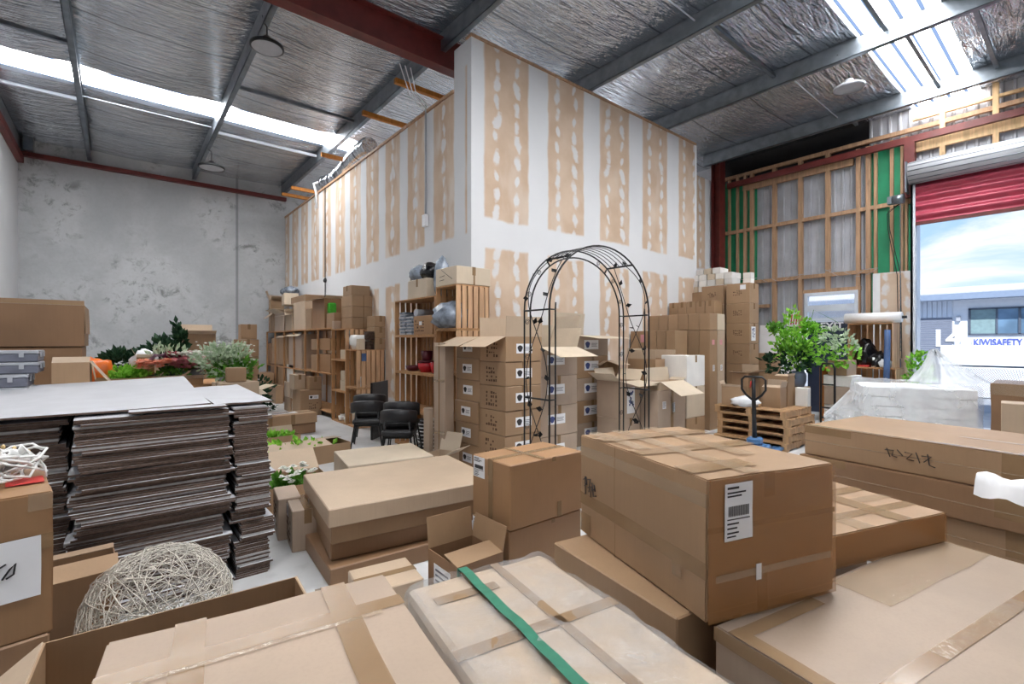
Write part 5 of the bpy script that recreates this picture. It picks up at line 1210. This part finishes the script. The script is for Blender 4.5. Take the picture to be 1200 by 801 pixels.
b = MB().box((-.09, -.13, 0), (.09, .13, .26)).build('green_box', plain('bright_green', S(60, 170, 40), .5, var=.15), loc=(XS+.22, YX(387, XS+.2), 2.08), bevel=.03); b.location.z = Zy(366, depth(XS+.07, YX(391.5, XS+.07)))+.004; tag(b, 'bright green bag on the upright carton of the board shelf', 'bag')
shelf_c('tall light carton with a flat lid on the board shelf top', 366, 380.5, 349, TT, 'o', dx=.4, op=[('x-', .26, 100, 0, 1), ('y-', .12, 60, 0, 1)])
shelf_c('slim carton left of the tall light carton on the board shelf top', 358.5, 365, 361, TT, 'm', dx=.3)
shelf_c('big carton with an overhanging lid on the board shelf top', 344, 357.5, 352, TT, 'l', dx=.5)
d0 = Zy(352, depth(XS+.07, YX(357.5, XS+.07)))
pxbox('long lid carton lying on the big carton on the board shelf top', 341, 358, 344.5, XS+.09, z0=d0+.004, dx=.5, mat='m')
for i, (x0, x1, yt, m_, fl_) in enumerate(((334, 342.5, 368, 'l', 100), (322, 333, 366, 'g', 70), (317.5, 321.5, 366, 'm', 130), (315, 317.2, 351, 'm', 20))):
    shelf_c('ragged open carton, %s from the left end on the board shelf top' % ['fourth', 'third', 'second', 'first'][i], x0, x1, yt, TT, m_, dx=.4, op=[('x-', .3, fl_, 0, 1), ('y-', .2, 60, 0, 1), ('y+', .2, 30, 0, 1)])
P_ = YX(330, XS+.1); carton('pale carton tipped onto the ragged cartons of the board shelf', (XS+.34, P_), .4, .95, Zy(366, depth(XS+.1, P_))+.22, .34, R(-10), 'c')
b = MB().blob((0, 0, 0), (.25, .5, .14), 2, .25, 2.4, 71).build('patterned_bag', bag_grey, loc=(XS+.36, P_+.15, Zy(366, depth(XS+.1, P_))+.565)); tag(b, 'grey patterned bag lying on the tipped pale carton', 'bag')
# cartons on the floor before the board shelf
def fl_c(label, xc, yb, xl, xr, yt, m_='m', z0=0, d=None, **kw):
    P = atz(xc, yb, z0) if d is None else atd(xc, d); d_ = depth(P.x, P.y); fw, fl2 = fit(P, 0, xl, xr); fl2 = min(fl2, .7)
    return carton(label, from_corner(P, -1, -1, fw, fl2, 0), fw, fl2, z0, Zy(yt, d_)-z0, 0, mat=m_, **kw)
fl_c('square carton with a white label and printed marks on the aisle floor by the shelf', 352, 488, 342, 377, 457.5, 'm', st=[('y-', .62, .72, .22, .09, 'logo')], mk=[('y-', .62, .4, .22, .16)])
dd = depth(*atz(352, 488, 0)); zt1 = Zy(457.5, dd)
cart('small carton on the left half of the square labelled aisle carton', 345, dd+.15, (zt1+.003, zt1+.36), 339, 358, mat='l', tape=('y',))
cart('small carton on the right half of the square labelled aisle carton', 362.5, dd+.12, (zt1+.003, zt1+.31), 358.5, 377, mat='m', tape=('y',))
fl_c('slim carton, lower of two left of the square labelled aisle carton', 340.5, 483, 333, 342, 466, 'm'); dd2 = depth(*atz(340.5, 483, 0)); z2 = Zy(466, dd2)
cart('slim carton, upper of two left of the square labelled aisle carton', 340.5, dd2, (z2+.003, z2+.38), 333, 342, mat='l')
fl_c('carton on the floor, middle of the row before the board shelf', 323, 473, 315, 332, 452, 'm', tape=('x',))
fl_c('carton on the floor behind the middle one of the row before the shelf', 316.5, 469, 312, 324, 450, 'd')
fl_c('carton at the far left end of the floor row before the shelf', 309, 468, 303, 313, 453, 'd'); dd3 = depth(*atz(309, 468, 0)); z3 = Zy(453, dd3)
cart('open carton on the carton at the far left end of the floor row', 309, dd3+.02, (z3+.003, z3+.42), 301, 321, mat='m', l=.6)

# ---------------------------------------------------------------- chairs in two stacks of two
def make_chair(label, loc, rz):
    c = thing('dining_chair', label, 'chair', loc, rz, None)
    mb = MB(); prof = []
    vs = []; N = 20
    for i in range(N+1):
        a = R(200+140*i/N); 
        for (rr, z) in ((.29, .63), (.29, .78), (.265, .80), (.25, .78), (.25, .63), (.27, .61)): vs.append((rr*math.cos(a), .06+rr*math.sin(a)*1.0, z-.05*abs(math.cos(a))**3))
    fs = []
    for i in range(N):
        for j in range(6): fs.append((i*6+j, i*6+(j+1) % 6, (i+1)*6+(j+1) % 6, (i+1)*6+j))
    fs += [tuple(range(6))[::-1], tuple(N*6+j for j in range(6))]
    mb.sm = True; mb.add(vs, fs); mb.build('backrest', black_leather, c)
    vs, fs = roundbox(.46, .46, .085, .04, .0, 8); mb = MB(); mb.sm = True; mb.add(vs, fs).build('seat', black_leather, c, loc=(0, .03, .405))
    MB().box((-.2, -.17, .375), (.2, .23, .405)).build('seat_frame', dark_m, c)
    for x, y in ((-1, -1), (1, -1), (-1, 1), (1, 1)):
        if y < 0: MB().tube([(x*.25, -.22, 0), (x*.19, -.16, .4), (x*.17, -.155, .64)], .012, 8).build('leg', dark_m, c)
        else: MB().tube([(x*.25, .28, 0), (x*.19, .22, .4)], .012, 8).build('leg', dark_m, c)
    return c
ch0 = None
for x, d, s, rz in ((431, 8.0, 'left', -28), (468, 7.0, 'right', -38)):
    P = atd(x, d)
    for k in range(2):
        lab = 'black leather dining chair, %s one of the %s stack of two by the crates' % ('upper' if k else 'lower', s)
        a = R(rz); loc = (P.x-.07*math.sin(-a)*k*-1+.06*k, P.y+.12*k, .095*k)
        if ch0 is None: ch0 = make_chair(lab, loc, a)
        else: dup(ch0, loc, a, lab)
P = atd(446, 8.9); ya_ = P.y
bp = MB().box((-.02, -.32, 0), (.02, .32, 1.02)).build('screen_board', black_plastic, loc=(P.x-.02, P.y, 0), rz=R(-50), bevel=.006); tag(bp, 'black upright panel standing behind the stacked chairs', 'panel')

# ================================================================== LEFT REAR: BIG CARTON, CASES, FLOWER TABLE
carton('huge brown carton standing behind the board piles, left', (-1.09, 7.45), 1.56, .9, 0, 1.70, 0, 'd')
carton('huge flat-sided lid carton on top of the huge brown carton, left', (-1.09, 7.45), 1.60, .94, 1.704, .44, 0, 'd', op=[('x+', .3, 178, 0, 1), ('y-', .05, 5, 0, 1)])
carton('carton standing under the grey cases behind the board piles', (-.95, 5.98), .84, .5, 0, 1.26, 0, 'm')
zc_ = 1.26
for i, (h_, x1, y0) in enumerate(((.11, -.60, 5.74), (.11, -.60, 5.74), (.10, -.54, 5.8), (.10, -.54, 5.8))):
    c = thing('grey_case', 'flat grey lidded case, %s of the four stacked at the left edge' % ['lowest', 'second from the bottom', 'second from the top', 'topmost'][i], 'case', (x1-.4, y0+.22, zc_), 0, 'flat grey cases at the left edge')
    MB().box((-.4, -.22, 0), (.4, .22, h_-.03)).build('case_body', grey_case, c, bevel=.008); MB().box((-.405, -.225, h_-.03), (.405, .225, h_-.004)).build('lid', grey_light, c, bevel=.006)
    for y in (-.1, .1): MB().box((.405, y-.015, h_*.4), (.415, y+.015, h_*.85)).build('latch', grey_light, c)
    for x in (.3,): MB().box((x-.015, -.235, h_*.4), (x+.015, -.225, h_*.85)).build('latch', grey_light, c)
    zc_ += h_
carton('carton with a drooping flap beside the grey cases', (-.34, 6.2), .26, .42, 0, 1.56, 0, 'm', op=[('x+', .26, 145, 0, 1), ('y-', .1, -60, 0, 1)])
# table carrying the flowers
tb = thing('trestle_table', 'long table behind the board piles carrying flowers and cartons', 'table', (.35, 11.7, 0)); MB().box((-1.8, -.8, .88), (1.8, .8, .93)).build('tabletop', crate_w, tb)
for x in (-1.7, 1.7):
    for y in (-.7, .7): MB().box((x-.03, y-.03, 0), (x+.03, y+.03, .88)).build('leg', crate_w, tb)
def on(x, Y): return XY(x, Y)
ZTb = .932
def tray_on(label, xl, xr, Y, l, h, m_='m', z0=ZTb, **kw):
    a, b = on(xl, Y), on(xr, Y); return carton(label, ((a+b)/2, Y+l/2), b-a, l, z0, h, 0, m_, **kw), ((a+b)/2, Y+l/2, b-a, l)
_, g = tray_on('long shallow carton tray of bright grass on the flower table', 111, 187, 11.0, .5, .17, 'm', op=[('x-', .26, 10, 0, 1), ('x+', .1, 40, 0, 1)])
f = thing('artificial_grass', 'bright green artificial grass in the shallow carton tray', 'artificial plant', (g[0], g[1], ZTb+.012)); leafcloud(f, 'blades', leaf_b, 420, (g[2]*.34, .2, .15), (.02, 0, .18), .06, 61, 1.8, .8, False)
b = MB().blob((0, 0, 0), (.30, .26, .22), 2, .3, 2.2, 31).build('orange_bag', orange_bag, loc=(on(112, 11.75), 11.75, ZTb+.0)); b.scale = (1, 1, 1.35); tag(b, 'crumpled orange plastic bag on the flower table by the huge carton', 'bag')
p_ = thing('potted_fern', 'dark green plant in a brown pot on the flower table', 'plant', (on(143, 12.1), 12.2, ZTb)); MB().lathe([(0, 0), (.15, 0), (.19, .32), (.18, .32), (0, .3)], seg=18).build('pot', K['d'], p_)
for k in range(1): leafcloud(p_, 'foliage', leaf_d, 260, (.30, .22, .16), (0, 0, .44), .1, 63, 1.6)
_, g = tray_on('low carton under the open carton with the white bag on the flower table', 146, 174, 11.75, .4, .18, 'd')
_, g = tray_on('open carton holding a white bag on the flower table', 160, 181, 11.6, .42, .34, 'o', z0=ZTb+.185, op=[('x-', .18, 25, 0, 1), ('y-', .06, -20, 0, 1)])
b = MB().blob((0, 0, 0), (.24, .17, .26), 2, .25, 2, 41).build('plastic_bag', bag_m, loc=(g[0], g[1], ZTb+.2)); tag(b, 'white plastic bag standing up out of the open carton', 'bag')
sh2 = thing('dark_bush', 'dark green bushy artificial tree standing behind the flower table', 'artificial plant', (on(193, 13.0), 13.0, 0)); MB().lathe([(0, 0), (.2, 0), (.24, .4), (0, .35)], seg=16).build('pot', K['d'], sh2); MB().tube([(0, 0, .3), (0, 0, 1.5)], .03, 6).build('trunk', crate_w, sh2)
leafcloud(sh2, 'foliage', leaf_d, 700, (.42, .36, .5), (0, 0, 1.3), .12, 65, 1.7, .4, False); leafcloud(sh2, 'foliage', leaf_d, 150, (.14, .14, .4), (.26, 0, 1.78), .1, 66, 1.7, .6, False)
carton('tall carton with open top standing behind the white flowers', (on(231, 14.2), 14.5), .8, .6, 0, 1.95, 0, 'm', op=[('y+', .25, 8, 0, 1), ('y-', .16, 60, 0, 1)])
_, g = tray_on('shallow carton of pink and peach blossoms on the flower table', 178, 238, 10.92, .55, .12, 'o', op=[('y-', .14, 60, 0, 1)])
f = thing('pink_blossoms', 'heap of pink, peach and red artificial blossoms in the shallow carton', 'artificial flowers', (g[0], g[1], ZTb+.012))
leafcloud(f, 'leaves', leaf_g, 120, (g[2]*.42, .2, .16), (0, 0, .16), .07, 67)
flowers(f, 'peach_blossoms', petal_c, 30, (.24, .14, .12), (-.35, -.14, .34), .10, 68); flowers(f, 'pink_blossoms', petal_p, 90, (.38, .16, .16), (.28, -.10, .34), .085, 69); flowers(f, 'red_blossoms', petal_r, 28, (.22, .10, .14), (.06, .1, .44), .10, 70); flowers(f, 'lilac_blossoms', leafmat('petal_lilac', S(150, 110, 140), S(196, 170, 186)), 34, (.18, .1, .14), (-.22, .06, .42), .08, 71)
leafcloud(f, 'pale_sprays', leaf_p, 70, (.4, .14, .2), (-.1, .12, .5), .07, 72, 2)
def vase_bunch(label, x, Y, z0, hh, ext, mats, seed, zc):
    v = thing('flower_bunch', label, 'artificial flowers', (on(x, Y), Y, z0)); mb = MB()
    for k in range(26):
        a = rnd.uniform(0, 6.28); r_ = rnd.uniform(.2, 1); mb.tube([(.03*math.cos(a), .03*math.sin(a), .05), (ext[0]*.4*r_*math.cos(a), ext[1]*.4*r_*math.sin(a), zc*.6), (ext[0]*r_*math.cos(a), ext[1]*r_*math.sin(a), zc)], .006, 4)
    mb.build('stems', leaf_g, v)
    MB().lathe([(0, 0), (.1, 0), (.12, .2), (.1, .3), (.09, .3), (.1, .2), (0, .02)], seg=18).build('vase', grey_light, v)
    for k, (m_, n_, kind, sz, e2, c2) in enumerate(mats):
        if kind == 'f': flowers(v, 'blossoms', m_, n_, e2, c2, sz, seed+k)
        else: leafcloud(v, 'leaves', m_, n_, e2, c2, sz, seed+k, 1.8, .5, False)
    return v
vase_bunch('bunch of flat white flowers on green stems on the flower table', 231, 11.2, ZTb, .5, (.25, .2), ((petal_w, 150, 'f', .05, (.36, .2, .07), (-.05, 0, .56)), (leaf_g, 60, 'l', .05, (.14, .12, .2), (0, 0, .3)), (leaf_p, 60, 'l', .06, (.3, .2, .1), (-.05, 0, .48))), 81, .5)
carton('carton standing under the white-green flower bunch at the end of the table', (1.57, 10.55), .5, .5, 0, .85, 0, 'm')
vase_bunch('big bunch of white and green flowers at the right end of the table', 264, 10.5, .952, .5, (.4, .3), ((leaf_p, 620, 'l', .075, (.52, .36, .34), (0, 0, .52)), (petal_w, 130, 'f', .04, (.5, .34, .36), (0, 0, .55)), (leaf_b, 160, 'l', .07, (.4, .3, .26), (.16, -.1, .36)), (leaf_g, 160, 'l', .08, (.36, .3, .25), (.2, 0, .3))), 85, .45) if False else None
v = vase_bunch('big bunch of white and green flowers at the right end of the table', 264, 10.55, .852, .5, (.4, .3), ((leaf_p, 620, 'l', .075, (.50, .36, .32), (0, 0, .55)), (petal_w, 130, 'f', .04, (.46, .34, .3), (0, 0, .6)), (leaf_g, 260, 'l', .08, (.42, .3, .24), (.14, -.1, .36))), 85, .45)
v.location.x = 1.57
# brown cartons at the foot of the concrete wall
P = Vector((2.32, 13.2))
for i, (z0, h_, w_) in enumerate(((0, .5, .55), (.504, .45, .5), (.958, .45, .5), (1.412, .4, .46), (1.816, .36, .34))):
    carton('carton, %s of the stack standing before the concrete back wall' % ['lowest', 'second from the floor', 'middle one', 'second from the top', 'topmost'][i], (P.x+.03*i, P.y), w_, .5, z0, h_, R(rnd.uniform(-6, 6)), 'm', tape=('y',))
carton('tan carton on the floor right of the board piles by the flower table', (1.58, 9.55), .6, .5, 0, 1.06, R(8), 'l', tape=('x',)); carton('small pale carton on the tan carton by the flower table', (1.58, 9.55), .3, .3, 1.064, .24, R(-5), 'm')
carton('open carton with a loose pale flap at the right end of the flower table', (1.98, 10.62), .34, .34, 0, .8, R(20), 'l', op=[('x+', .3, 75, 0, 1), ('y-', .2, 110, 0, 1)])
gp = thing('green_garland', 'dark green leafy garland on the floor beside the end-of-aisle stack', 'artificial plant', (2.72, 13.3, 0)); leafcloud(gp, 'leaves', leaf_d, 260, (.26, .26, .42), (0, 0, .45), .1, 91, 1.7, .2, False); MB().tube([(0, 0, 0), (0, 0, .8)], .02, 5).build('stem', leaf_d, gp)
